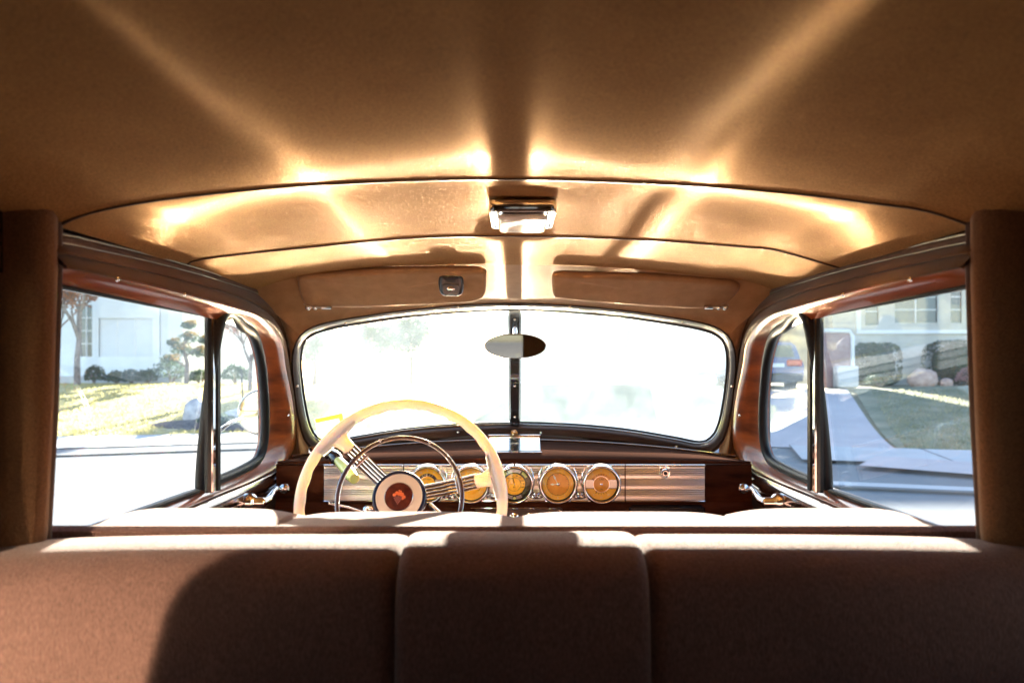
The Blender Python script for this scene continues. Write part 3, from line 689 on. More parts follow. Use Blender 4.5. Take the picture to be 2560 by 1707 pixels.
# radio dial
c, G = gauge_base(GXS[2], 'round radio tuning dial with olive push buttons', 'dial_olive')
part(MB().lathe(c, (0, -1, 0), [(.0320, .001), (.0320, .005), (.0300, .006), (.0300, .003)], 48, cap=False), 'dial_rim', 'dial_olive', G, 60)
part(disc(c, .0295, 0, y=-.0030), 'tuning_face', 'dial', G, 0)
part(disc(c, .0193, .0187, 0, 360, y=-.0034), 'scale_line', 'ink', G, 0)
part(ticks(c, .0160, .0188, [200-k*10 for k in range(26)], .0007, -.0034), 'tick_marks', 'ink', G, 0)
part(nums(c, .0240, [('55', 170), ('60', 135), ('70', 105), ('80', 75), ('100', 50), ('120', 25), ('140', 3), ('160', -20)], .0062, -.0034), 'numerals', 'ink', G, 0)
part(MB().text('KC', c+Vector((0, -.0034, -.008)), .005), 'lettering', 'ink', G, 0)
part(ticks(c, -.004, .0175, [103], .0014, -.0042), 'needle', 'ink', G, 0); hubcap(c+Vector((0, .002, 0)), G, .0022)
gro = MB()
for r in (.0345, .0375, .0405):
    for a0, a1 in ((62, 118), (238, 262), (278, 302)): gro.loft([disc(c, r+.0006, r-.0006, a0, a1, 14, y=-.003).v[:15], disc(c, r+.0006, r-.0006, a0, a1, 14, y=-.003).v[15:]], False)
part(gro, 'groove_lines', 'brushed', G, 0)
for a0, a1, mt in ((30, 56, 'lime'), (124, 150, 'lime'), (-12, 14, 'dial_olive'), (166, 192, 'dial_olive'), (-54, -24, 'dial_olive'), (204, 234, 'dial_olive')):
    A = [radians(a0+(a1-a0)*k/8) for k in range(9)]
    out = [Vector((c.x+.0425*cos(a), c.y-.004, c.z+.0425*sin(a))) for a in A]+[Vector((c.x+.0338*cos(a), c.y-.004, c.z+.0338*sin(a))) for a in A[::-1]]
    b_ = part(MB().loft([[p+Vector((0, .003, 0)) for p in out], out, [p.lerp(c+Vector((cos(radians((a0+a1)/2))*.038, -.006, sin(radians((a0+a1)/2))*.038)), .12) for p in out]], True, True, True), 'push_button', mt, G, 30)
    if mt == 'lime': b_['label'] = 'yellow green push button'
part(MB().lathe(c+Vector((0, -.003, -.0385)), (0, -1, 0), [(.0042, 0), (.0042, .002), (.001, .0028)], 18), 'indicator_dot', 'lime', G)
# clock
c, G = gauge_base(GXS[3], 'amber clock showing five to nine', 'dial2')
part(disc(c, .0315, 0, y=-.0014), 'inner_dial', 'dial3', G, 0)
part(disc(c, .0317, .0311, 0, 360, y=-.0019), 'scale_line', 'ink', G, 0)
part(ticks(c, .0275, .0312, [k*30 for k in range(12)], .0010, -.002).add(*(lambda t: (t.v, t.f))(ticks(c, .0300, .0312, [k*6 for k in range(60)], .0005, -.002))), 'tick_marks', 'ink', G, 0)
part(nums(c, .0375, [(str(h), 90-30*h) for h in range(1, 13)], .0085, -.002), 'numerals', 'paleink', G, 0)
def hand(c, ang, L, w, y):
    a = radians(ang); d = Vector((cos(a), 0, sin(a))); p = Vector((-sin(a), 0, cos(a))); o = Vector(c)+Vector((0, y, 0))
    pts = [(0, .0007), (L*.45, .0007), (L*.68, w), (L, .0002)]
    up = [o+d*r+p*h for r, h in pts]; dn = [o+d*r-p*h for r, h in pts[::-1]]
    return MB().loft([up+dn, [q+Vector((0, -.0006, 0)) for q in up+dn]], True, True, True)
part(hand(c, 116, .0290, .0030, -.0045), 'minute_hand', 'lume', G, 0)
part(hand(c, 181, .0215, .0032, -.0035), 'hour_hand', 'lume', G, 0)
hubcap(c, G, .0042)
# knobs and flutes between the dials
kn_parent = pl2
for i, x in enumerate([(a+b)/2 for a, b in zip(GXS[:-1], GXS[1:])]):
    part(MB().lathe((x, DF-.004, 1.35-(1235-940)/F*1.9), (0, -1, 0), [(.0095, 0), (.010, .003), (.0085, .006), (.0092, .010), (.008, .016), (.0055, .0175), (.0045, .015), (.001, .015)], 24), 'dash_knob', 'chrome', pl2)
    for s in (-1, 1):
        part(MB().tube([(x+s*.0165, DF-.005, 1.0950), (x+s*.008, DF-.005, 1.078), (x+s*.0045, DF-.005, 1.060), (x+s*.005, DF-.005, 1.046)], .0016, 6), 'flute', 'chrome', pl2)
    part(MB().lathe((x, DF-.0045, 1.0135), (0, -1, 0), [(.019, 0), (.012, .003), (.004, .005)], 20, sy=.35), 'flute', 'chrome', pl2)

# ---- steering wheel
TH = radians(22); WC = P(1003, 1249, 1.52); wa = Vector((0, -cos(TH), sin(TH))); wx = Vector((1, 0, 0)); wy = Vector((0, sin(TH), cos(TH)))
def Wp(r, a, h=0): a = radians(a); return WC+wx*(r*cos(a))+wy*(r*sin(a))+wa*h
SW = group_part('steering_wheel', tuple(WC), 'ivory three spoke steering wheel with half horn ring')
SPK = (137, 14, 256)
def swell(a): return max(exp(-((((a-s+180) % 360)-180)/9.0)**2) for s in SPK)
rimr = .2255
nr = 180; rings = []
for i in range(nr):
    a = 360*i/nr; r0 = .0124+.0022*swell(a); ins = .0009*cos(radians(a)*30) if swell(a) < .2 else 0
    cen = Wp(rimr-.003*swell(a), a); ra = (Wp(1, a)-WC); ring_ = []
    for k in range(14):
        t = 2*pi*k/14; q = r0*(1+(.08*ins/.0009 if cos(t) < -.5 else 0)); ring_.append(cen+ra*cos(t)*q+wa*sin(t)*q*.92)
    rings.append(ring_)
rings.append(rings[0])
rim = MB().loft(rings)
for s in SPK:
    ol = [(.222, -15), (.214, -9), (.200, -5.6), (.182, -4.9), (.170, -4.9), (.166, 0), (.170, 4.9), (.182, 4.9), (.200, 5.6), (.214, 9), (.222, 15), (.2235, 0)]
    pad(cr([Wp(r, s+a) for r, a in ol], 60, True), wa, .017, rim, puff=.001)
part(rim, 'rim', 'ivory', SW, 60)
for s in SPK:
    br, ch = MB(), MB(); ra = (Wp(1, s)-WC); ta = ra.cross(wa).normalized()
    for k, o in enumerate((-.0125, -.0042, .0042, .0125)):
        f = lambda r, h: WC+ra*r+ta*o*(1-.15*(1-r/.17))+wa*h
        br.tube([f(.045, .020), f(.09, .008), f(.13, .002), f(.174, .001)], .0026, 8, flat=1.0)
        ch.tube([f(.045, .023)+ta*.0040, f(.09, .011)+ta*.0040, f(.13, .005)+ta*.0040, f(.174, .004)+ta*.0040], .0015, 6)
        ch.tube([f(.045, .022)-ta*.0036, f(.09, .010)-ta*.0036, f(.13, .004)-ta*.0036, f(.174, .003)-ta*.0036], .0013, 6)
    ch.tube([WC+ra*.128-ta*.018+wa*.004, WC+ra*.128+ta*.018+wa*.004], .0045, 8)
    sp = part(br, 'spoke', 'horn_brown', SW, 50); 
    part(ch, 'spoke_chrome', 'chrome', SW, 50)
ha = [-32+i*(212-(-32))/90 for i in range(91)]
part(MB().tube([Wp(.137, a, .020) for a in ha], .0042, 10), 'horn_ring', 'horn_brown', SW, 60)
part(MB().tube([Wp(.1405, a, .0215) for a in ha], .0017, 8).tube([Wp(.1335, a, .0215) for a in ha], .0014, 8).sphere(Wp(.139, 112, .024), .004, 6).sphere(Wp(.139, 64, .024), .004, 6), 'horn_ring_edge', 'chrome', SW, 60)
HC = WC+wa*.022
part(MB().lathe(HC, wa, [(.045, -.05), (.058, -.02), (.0605, -.004), (.0600, .005), (.0585, .0085)], 64, cap=False), 'hub_rim', 'chrome', SW, 60)
part(MB().lathe(HC, wa, [(.0588, .0080), (.0572, .0105), (.0535, .0115), (.0510, .0102)], 64, cap=False), 'hub_band', 'navy', SW, 60)
part(MB().lathe(HC, wa, [(.0520, .006), (.0508, .0100), (.040, .0118), (.031, .0122)], 64, cap=False), 'hub_ring', 'ivory2', SW, 60)
part(MB().lathe(HC, wa, [(.0320, .008), (.0322, .0135), (.0305, .0148), (.0292, .0135), (.0290, .010)], 64, cap=False), 'button_bezel', 'chrome', SW, 60)
part(MB().lathe(HC, wa, [(.0293, .011), (.02, .0128), (.0001, .0135)], 48, cap=False), 'horn_button', 'maroon', SW, 60)
e0 = lambda x, y, h=.0145: HC+wx*x+wy*y+wa*h
lf = MB()
for x, y, r in ((-.010, .0035, .0042), (-.0045, .0075, .0045), (.001, .006, .005), (.0065, .0045, .0052), (.011, -.001, .0044), (.0085, -.004, .0035), (.004, .011, .0026), (.0005, .0125, .0022)):
    lf.lathe(e0(x, y, .0128), wa, [(r, 0), (r*.8, .0012), (.0002, .0018)], 7)
part(lf, 'leaf_emblem', 'orange_leaf', SW, 0)
gp = MB()
for j, n in enumerate((4, 5, 4, 3, 2, 1)):
    for i in range(n): gp.sphere(e0((i-(n-1)/2)*.0038-.0015, -.0005-j*.0031, .0138), .00165, 5)
part(gp, 'grape_emblem', 'grape', SW, 60)
# column, shift lever, turn signal
col = group_part('steering_column', tuple(WC-wa*.1))
part(MB().tube([WC-wa*.02, WC-wa*.12, WC-wa*.4, WC-wa*.8], [.034, .028, .024, .024], 20), 'column_tube', 'brown_paint', col, 50)
part(MB().tube([P(1075, 1262, 1.58), P(1100, 1285, 1.56), P(1180, 1350, 1.53)], .0065, 12), 'column_lever', 'chrome', col, 50)
part(MB().tube([P(820, 1258, 1.60), P(870, 1268, 1.62), P(905, 1280, 1.63), P(960, 1290, 1.63)], [.0035, .003, .003, .004], 10).lathe(P(922, 1277, 1.62), (0, -1, .2), [(.006, -.005), (.012, 0), (.014, .006), (.010, .012), (.003, .014)], 20), 'shift_lever', 'chrome', col, 50)
ts = group_part('spotlight_handle', tuple(P(860, 1165, 1.72)), 'pale green grip with black collar behind the wheel')
g0_, g1_ = P(843, 1148, 1.76), P(886, 1197, 1.66); dd = (g1_-g0_)
part(MB().tube([g0_, g0_+dd*.15, g0_+dd*.8, g1_], [.0105, .0125, .0158, .0125], 18), 'grip', 'green_knob', ts, 50)
part(MB().tube([g0_-dd*.35, g0_-dd*.2, g0_, g0_+dd*.08], [.012, .016, .0165, .0125], 12).sphere(g0_-dd*.3+Vector((-.012, 0, -.002)), .012, 6), 'collar', 'black_paint', ts, 50)
part(MB().tube([g0_-dd*.3, P(800, 1118, 1.9), P(782, 1122, 2.02)], [.008, .007, .011], 12), 'handle_shaft', 'chrome', ts, 50)

# ---- front bench seat
FS = group_part('front_seat', (0, 1.0, .3), 'brown broadcloth bench seat with a raised middle panel in its back')
def backpanel(x0, x1, fwd, lift, roundL, roundR, n=30):
    prof = [(1.012, 1.08), (1.008, 1.110), (.995, 1.120), (.97, 1.1235), (.94, 1.1240), (.915, 1.1215), (.895, 1.1150), (.878, 1.102), (.867, 1.085), (.860, 1.05), (.856, .95), (.855, .85), (.86, .6), (.88, .35)]
    rings = []; w = x1-x0
    for i in range(n+1):
        t = i/n; x = x0+w*t; e = 0
        dl_, dr_ = (x-x0), (x1-x); R = .022
        if roundL and dl_ < R: e = max(e, R-sqrt(max(R*R-(R-dl_)**2, 0)))
        if roundR and dr_ < R: e = max(e, R-sqrt(max(R*R-(R-dr_)**2, 0)))
        rings.append([Vector((x, y-fwd+e*.8+.012*(abs(x)/.8)**3, z+lift-e*.6-.010*(abs(x)/.8)**4*1.6)) for y, z in prof])
    return MB().loft(rings, False)
def edges(x0, x1):   # uneven spacing so that the rounded ends are smooth
    return None
part(backpanel(-.84, -.151, 0, 0, 0, 1, 120), 'seatback_panel', 'seat', FS, 60)
part(backpanel(-.150, .172, .018, .008, 1, 1, 80), 'seatback_panel', 'seat', FS, 60, 'raised middle panel')
part(backpanel(.173, .84, 0, 0, 1, 0, 120), 'seatback_panel', 'seat', FS, 60)
part(MB().loft([[Vector((x, y, z)) for y, z in ((1.045, 1.05), (1.028, 1.10), (1.024, 1.117), (1.030, 1.1225), (1.04, 1.123))] for x in [-.73+i*.0146 for i in range(101)]], False), 'top_rail', 'seat', FS, 60)
cu = []
for i in range(241):
    x = -.672+1.344*i/240
    dip = min(abs(x-b) for b in (-.375, 0.0, .372)); lobe = 1-exp(-(dip/.035)**1.2)
    e = min(.672-abs(x), .06)/.06; ed = sqrt(max(0, 1-(1-e)**2))
    outer = .006 if abs(x) > .375 else 0
    h = -.010*(1-lobe)-.03*(1-ed)
    cu.append([Vector((x, y, z+h*min(1, max(0, (y-1.03)/.05)))) for y, z in ((1.035, 1.123), (1.06, 1.1235), (1.10, 1.123+outer), (1.14, 1.121+outer), (1.18, 1.116+outer), (1.21, 1.108+outer), (1.24, 1.096), (1.262, 1.076), (1.275, 1.04), (1.29, .9), (1.33, .6), (1.35, .45))])
part(MB().loft(cu, False), 'cushion', 'seat', FS, 60, 'padded front face of the bench back')
rnd = random.Random(77)
def nap(n, ys, prof, x0, x1, skip=None):
    m = MB()
    for _ in range(n):
        x = rnd.uniform(x0, x1); y = rnd.uniform(*ys); z = interp([a for a, b in prof], [b for a, b in prof], y)
        if skip: y += skip(x)[0]; z += skip(x)[1]
        d = Vector((rnd.uniform(-.8, .8), rnd.uniform(-1, .2), rnd.uniform(.5, 1.2))).normalized()*rnd.uniform(.0012, .0034); w = Vector((rnd.uniform(-1, 1), rnd.uniform(-1, 1), 0)).normalized()*.00016; p = Vector((x, y, z-.0005))
        m.add([p-w, p+w, p+d], [(0, 1, 2)])
    return m
cp = [(.862, 1.05), (.867, 1.085), (.878, 1.102), (.895, 1.1150), (.915, 1.1215), (.94, 1.1240), (.97, 1.1235), (.995, 1.120)]
drop = lambda x: (.012*(abs(x)/.8)**3-(.018 if -.14 < x < .16 else 0), -.016*(abs(x)/.8)**4+(.008 if -.14 < x < .16 else 0))
nn_ = nap(26000, (.866, .995), cp, -.80, .80, drop)
cp2 = [(1.03, 1.123), (1.10, 1.123), (1.14, 1.121), (1.18, 1.116), (1.21, 1.108), (1.25, 1.086)]
lobe_ = lambda x: (0, -.010*exp(-(min(abs(x-b) for b in (-.375, 0.0, .372))/.035)**1.2)+(.005 if abs(x) > .375 else 0))
n2_ = nap(12000, (1.15, 1.25), cp2, -.64, .64, lobe_); nn_.add(n2_.v, n2_.f)
tag(part(nn_, 'nap', 'seat', FS, 0), kind='stuff')
part(MB().box((-.66, 1.3, .30), (.66, 1.80, .60), .05), 'seat_base', 'seat', FS, 40)

# ---- body shell round the cabin
bs = MB()
bs.loft([[(x, y, 1.735-.22*abs(x/.84)**4) for x in [-.76+.05067*i for i in range(31)]] for y in (-1.5, -.5, .6, 1.3)]+[[(x, 1.9, 1.70-.22*abs(x/.84)**4) for x in [-.76+.05067*i for i in range(31)]], [(x*.93, 2.10-.05*abs(x), 1.62-.12*abs(x/.84)**4) for x in [-.76+.05067*i for i in range(31)]], [(x*.9, 2.19-.18*abs(x), 1.568-.035*abs(x/.84)**2) for x in [-.76+.05067*i for i in range(31)]]], False)
part(bs, 'roof_shell', 'body_paint', smooth=50)
for s in (-1, 1):
    b = MB()
    q = lambda y, z0, z1, x=.745: b.box((s*x if s < 0 else x-.03, y[0], z0), (s*x+.03 if s < 0 else x, y[1], z1))
    b.box((min(s*.705, s*.745), -1.4, 1.488 if False else 1.492), (max(s*.705, s*.745), 2.02, 1.60))          # header above the windows
    b.box((min(s*.73, s*.83), .86, .3), (max(s*.73, s*.83), .98, 1.56))
    b.box((min(s*.70, s*.80), 2.13, .3), (max(s*.70, s*.80), 2.22, 1.58))
    part(b, 'body_side', 'body_paint')
# rear compartment: quarter panels, rear window wall, rear seat, floor
for s in (-1, 1):
    hole = cr([(0, .86, 1.02), (0, .50, 1.02), (0, .435, 1.06), (0, .40, 1.14), (0, .36, 1.24), (0, .28, 1.33), (0, .2, 1.40), (0, .2, 1.48), (0, .86, 1.49)], 60, True)
    hole = [Vector((s*.72, max(min(p.y, .885), .05), p.z)) for p in hole]
    box_ = [Vector((s*.72, p.y if p.y > .75 and abs(p.z-1.3) < .3 else p.y*1.0, p.z)) for p in hole]
    def outer(p):
        c_ = Vector((s*.72, .45, 1.3)); d = p-c_; k = 1e9
        if d.y > 1e-6: k = min(k, (.9-c_.y)/d.y)
        if d.y < -1e-6: k = min(k, (-1.4-c_.y)/d.y)
        if d.z > 1e-6: k = min(k, (1.60-c_.z)/d.z)
        if d.z < -1e-6: k = min(k, (.3-c_.z)/d.z)
        return c_+d*k
    part(MB().loft([hole, [outer(p) for p in hole]]), 'rear_side_panel', 'trim_cloth', smooth=0)
    part(MB().box((min(s*.72, s*.8), -1.42, 1.0), (max(s*.72, s*.8), -1.30, 1.62)), 'rear_corner', 'trim_cloth')
M['rearglass'] = glass('tinted_rear_glass', .004, .012, tint=(.48, .47, .46), gloss=.7)  # tint added on the unseen rear panes to cut light in the cabin
for s in (-1, 1): part(MB().box((min(s*.724, s*.728),   .05, 0.98), (max(s*.724, s*.728), .90, 1.53)), 'rear_side_glass', 'rearglass', smooth=0)
part(MB().box((-.44, -1.375, 1.20), (.44, -1.371, 1.49)), 'rear_window_glass', 'rearglass', smooth=0)
rw = MB(); Y = -1.36
for a, b in (((-.8, Y-.03, .3), (.8, Y, 1.22)), ((-.8, Y-.03, 1.47), (.8, Y, 1.68)), ((-.8, Y-.03, 1.22), (-.34, Y, 1.47)), ((.34, Y-.03, 1.22), (.8, Y, 1.47)), ((-.02, Y-.03, 1.22), (.02, Y, 1.47))): rw.box(a, b)
part(rw, 'rear_wall', 'trim_cloth')
part(MB().box((-.72, -1.30, .35), (.72, -.60, .68), .06).box((-.72, -1.34, .62), (.72, -1.08, 1.12), .05), 'rear_seat', 'seat', smooth=40)
part(MB().box((-.82, -1.4, .26), (.82, 2.2, .30)), 'cabin_floor', 'carpet')
part(MB().box((-.72, 2.20, .3), (.72, 2.24, 1.05)), 'firewall', 'body_paint')

# ---- bonnet and cowl out of view, curved to focus sun on to the headliner
HS = [(2.30, -2.7), (2.60, -1.2), (2.66, -2.2), (2.9, -2.5), (3.72, -3.3)]
_hz = [1.149]; _hy = [2.30]
while _hy[-1] < 3.73:
    y_ = _hy[-1]; _hz.append(_hz[-1]+.01*tan(radians(interp([a for a, b in HS], [b for a, b in HS], y_+.005)))); _hy.append(y_+.01)
def hood_z(x, y):
    t = (y-2.32)/1.4; w = .62-.20*t; u = x/w
    z = interp(_hy, _hz, y)
    z -= .030*u*u+.06*max(0, abs(u)-.8)*4*max(0, abs(u)-.8)
    z += .0012*cos(2*pi*(abs(x)-.150+.02*t)/.23)
    return z
hv = [[Vector(((-1+2*i/140)*(.62-.20*j/50), 2.32+1.4*j/50, hood_z((-1+2*i/140)*(.62-.20*j/50), 2.32+1.4*j/50))) for i in range(141)] for j in range(51)]
for xa_, xb_, sl, tl, rr0 in ((.195, .175, 1.0, .12, 2.2), (-.25, -.21, .5, -.10, -2)):  # reflector strips added above the bonnet to streak sun along the ceiling
    st_ = []
    for j in range(21):
        t = j/20; x_ = xa_+(xb_-xa_)*t; y_ = 2.62+.75*t; b_ = hood_z(xa_, 2.62)+.010+.75*t*tan(radians(sl)); st_.append([Vector((x_+k*.0025, y_, b_-tl*(1-t)*k*.0025+(k*.0025)**2/(2*rr0))) for k in (range(-5, 6) if sl > .8 else range(-2, 3))])
    part(MB().loft(st_, False), 'sun_streak_strip', 'streak_chrome', smooth=80)
part(MB().loft(hv, False), 'bonnet', 'bonnet_metal', smooth=80)
part(MB().loft([hv[0], [Vector((p.x*1.02, 2.275-.10*abs(p.x), 1.13-.03*abs(p.x))) for p in hv[0]]], False), 'cowl', 'bonnet_metal', smooth=80)
for s in (-1, 1):
    part(MB().loft([[Vector((s*(.62-.20*j/20), 2.3+1.4*j/20, hv[j*2][0].z)) , Vector((s*(.66-.18*j/20), 2.3+1.4*j/20, .95-.02*j/20)), Vector((s*(.68-.1*j/20), 2.3+1.4*j/20, .5))] for j in range(21)], False), 'bonnet_side', 'body_paint', smooth=30)
    part(MB().loft([[Vector((s*(.52+.40*k/12), 2.5+1.5*j/16, .55+(.42*sin(pi*min(1, (j+2)/14))**.7)*sin(pi*(k+1)/14)**.6)) for k in range(13)] for j in range(17)], False), 'fender', 'body_paint', smooth=60)
# door mirror outside the driver's window
sm = group_part('side_mirror', (-.85, 2.31, 1.22), 'round chrome mirror outside the driver side vent window')
mc = Vector((-.858, 2.33, 1.226)); ax = Vector((.35, -1, 0)).normalized()
part(MB().lathe(mc, ax, [(.01, -.05), (.05, -.04), (.074, -.015), (.080, 0), (.078, .004), (.074, .003)], 40, cap=False), 'mirror_housing', 'chrome', sm, 60)
part(MB().lathe(mc, ax, [(.0755, .0), (.0755, .003)], 40), 'mirror_glass', 'mirror', sm, 20)
part(MB().tube([(-.80, 1.78, 1.08), (-.80, 1.80, 1.19), (-.83, 2.0, 1.215), mc-ax*.03], [.008, .007, .006, .007], 10), 'mirror_arm', 'chrome', sm, 50)
for s in (-1, 1):
    w0 = onws(CX+s*110, 1085, -.05); w1 = onws(CX+s*330, 1088, -.02)
    part(MB().tube([w0+Vector((0, .03, -.02)), w0.lerp(w1, .5), w1], [.006, .004, .003], 8).tube([w0.lerp(w1, .5)+Vector((-s*.16, 0, .002)), w0.lerp(w1, .5)+Vector((s*.16, -.03, .0))], .004, 6), 'wiper', 'chrome', smooth=50)

# ================================================================== OUTSIDE
def terr(x, y):
    r = sqrt(x*x+y*y); t = min(max((r-14.5)/14, 0), 1); return t*t*(3-2*t)*1.02
def sheet(name, mat, a, b, c, d, dz, n=24, m=24, kind='structure'):
    """a quad patch of ground, draped over the terrain"""
    rows = []
    for j in range(m+1):
        v = j/m; r = []
        for i in range(n+1):
            u = i/n; x = (a[0]*(1-u)+b[0]*u)*(1-v)+(d[0]*(1-u)+c[0]*u)*v; y = (a[1]*(1-u)+b[1]*u)*(1-v)+(d[1]*(1-u)+c[1]*u)*v
            r.append(Vector((x, y, terr(x, y)+dz)))
        rows.append(r)
    o = MB().loft(rows, False).build(name, mat, smooth=180); tag(o, kind=kind); return o
G_ = MB(); rows = []
for j in range(121):
    y = -60+j*2.0 if j < 90 else 120+(j-90)*60
    rows.append([Vector((x, y, terr(x, y)-.02)) for x in ([-1500, -700, -300, -150]+[-100+2*i for i in range(101)]+[150, 300, 700, 1500])])
tag(G_.loft(rows, False).build('ground', 'ground', smooth=180), kind='structure')
def off(p, q, e):   # shift the line p-q by e towards the car
    t = Vector((q[0]-p[0], q[1]-p[1])).normalized(); n = Vector((t.y, -t.x)); return (p[0]+n.x*e, p[1]+n.y*e), (q[0]+n.x*e, q[1]+n.y*e)
LA, LB = (-24.0, 8.6), (-1.2, 17.1)
sheet('street', 'street', (-40, -40), (30, -40), (30, 13.5), (-40, 14.0), -.012, 60, 60)
sheet('lawn', 'lawn_dry', LA, LB, (2.0, 34), (-34, 30), .02, 50, 50)
a1, b1 = off(LA, LB, 1.75); sheet('sidewalk', 'concrete', a1, b1, LB, LA, .035, 60, 6)
a2, b2 = off(LA, LB, 1.95); sheet('kerb', 'concrete', a2, b2, b1, a1, .045, 60, 3)
a3, b3 = off(LA, LB, 3.0); sheet('gutter', 'gutter_shade', a3, b3, b2, a2, .02, 60, 3)
sheet('path', 'concrete', (-3, 12.0), (3.4, 12.0), (3.4, 18.3), (-3, 17.0), .0, 20, 20)
RA, RB = (5.2, 12.9), (24, 6.9)
sheet('lawn', 'lawn_green', (6.95, 12.3), (24, 6.9), (34, 22), (11.4, 23), .03, 40, 40)
sheet('driveway', 'pinkconc', (3.0, 13.6), (6.9, 12.25), (11.2, 23), (5.0, 25), .012, 20, 30)
ra, rb = off(RA, RB, 2.3); sheet('sidewalk', 'concrete', ra, rb, RB, RA, .05, 50, 6)
sheet('driveway', 'pinkconc', (5.0, 9.9), (8.8, 6.6), (9.6, 8.0), (5.9, 11.1), .06, 20, 10)
sheet('verge', 'lawn_green', (6.9, 9.55), (9.8, 6.9), (12.5, 7.2), (8.6, 9.25), .075, 10, 6)
rc_, rd_ = off(RA, RB, 4.6); re_, rf_ = off(RA, RB, 4.9); sheet('kerb', 'concrete', re_, rf_, rd_, rc_, .05, 50, 3)
# dark expansion joints in the concrete
def joint(pts, nm='pavement_joint'):
    pass
jm = MB()
for k in range(12):
    t = k/11; p = Vector((LA[0]+(LB[0]-LA[0])*t, LA[1]+(LB[1]-LA[1])*t)); tt = (Vector(LB)-Vector(LA)).normalized(); n = Vector((tt.y, -tt.x)); e = p+n*1.75
    jm.quad(*[Vector((q.x, q.y, terr(q.x, q.y)+.041)) for q in (p-tt*.012, p+tt*.012, e+tt*.012, e-tt*.012)])
for k in range(10):
    t = k/9; p = Vector((RA[0]+(RB[0]-RA[0])*t, RA[1]+(RB[1]-RA[1])*t)); tt = (Vector(RB)-Vector(RA)).normalized(); n = Vector((tt.y, -tt.x)); e = p+n*2.3
    jm.quad(*[Vector((q.x, q.y, terr(q.x, q.y)+.056)) for q in (p-tt*.012, p+tt*.012, e+tt*.012, e-tt*.012)])
tag(jm.build('pavement_lines', 'mulch', smooth=0), kind='structure')
# winter grass blades on both lawns
def blades(name, mat, quad, n, h, seed):
    rnd = random.Random(seed); m = MB(); a, b, c, d = [Vector(q) for q in quad]
    for _ in range(n):
        u, v = rnd.random(), rnd.random()**1.4; p = (a.lerp(b, u)).lerp(d.lerp(c, u), v); z = terr(p.x, p.y)+.02
        an = rnd.uniform(0, pi); w = rnd.uniform(.01, .03); hh = h*rnd.uniform(.5, 1.3); lx, ly = rnd.uniform(-.02, .02), rnd.uniform(-.02, .02)
        m.add([(p.x-cos(an)*w, p.y-sin(an)*w, z), (p.x+cos(an)*w, p.y+sin(an)*w, z), (p.x+lx, p.y+ly, z+hh)], [(0, 1, 2)])
    tag(m.build(name, mat, smooth=0), kind='stuff')
M['grass_dry'] = leafmat('grass_dry', (.36, .33, .13), (.60, .52, .24), .55); M['grass_grey'] = leafmat('grass_grey', (.24, .25, .15), (.42, .40, .27), .4)
blades('grass', 'grass_dry', ((-18, 10.8), (-1.4, 17.0), (0, 27), (-20, 27)), 26000, .06, 1)
blades('grass', 'grass_grey', ((7.1, 12.3), (14, 10.1), (22, 20), (11.5, 22)), 16000, .07, 2)

# trees and shrubs: trunk with limbs, crown of many leaf faces
def limbs(mb, p, d, L, r, depth, rnd, tips, spread=.6, kids=3):
    q = p+d*L; mid = p+d*L*.5+Vector((rnd.uniform(-1, 1), rnd.uniform(-1, 1), 0))*L*.05
    mb.tube([p, mid, q], [r, r*.85, r*.65], 6 if depth > 1 else 4, cap=False)
    if depth == 0: tips.append(q); return
    if depth < 3: tips.append(mid)
    for _ in range(kids):
        nd = (d+Vector((rnd.uniform(-1, 1), rnd.uniform(-1, 1), rnd.uniform(-.2, .6)))*spread).normalized()
        limbs(mb, p+d*L*rnd.uniform(.6, 1), nd, L*rnd.uniform(.6, .8), r*.6, depth-1, rnd, tips, spread, kids)
def leaves(mb, c, rad, n, size, rnd, sq=1.0):
    for _ in range(n):
        v = Vector((rnd.gauss(0, 1), rnd.gauss(0, 1), rnd.gauss(0, 1))).normalized()*rad*rnd.random()**.45; v.z *= sq
        p = c+v; a = Vector((rnd.uniform(-1, 1), rnd.uniform(-1, 1), rnd.uniform(-1, 1))).normalized(); b = a.orthogonal().normalized(); s = size*rnd.uniform(.6, 1.3)
        mb.add([p-a*s, p+b*s*.6, p+a*s, p-b*s*.6], [(0, 1, 2, 3)])
def tree(name, label, x, y, L, r, mat, depth=4, n=10, lr=.35, ls=.07, seed=0, spread=.6, kids=3, group=None):
    rnd = random.Random(seed); z = terr(x, y)-.05; T = tag(empty(name, (x, y, z)), label, 'tree', group); mb = MB(); tips = []
    limbs(mb, Vector((x, y, z)), Vector((.03, .02, 1)).normalized(), L, r, depth, rnd, tips, spread, kids); mb.build('trunk', 'bark', T, 60)
    cm = MB()
    for t in tips: leaves(cm, t, lr, n, ls, rnd)
    cm.build('crown', mat, T, 0); return T
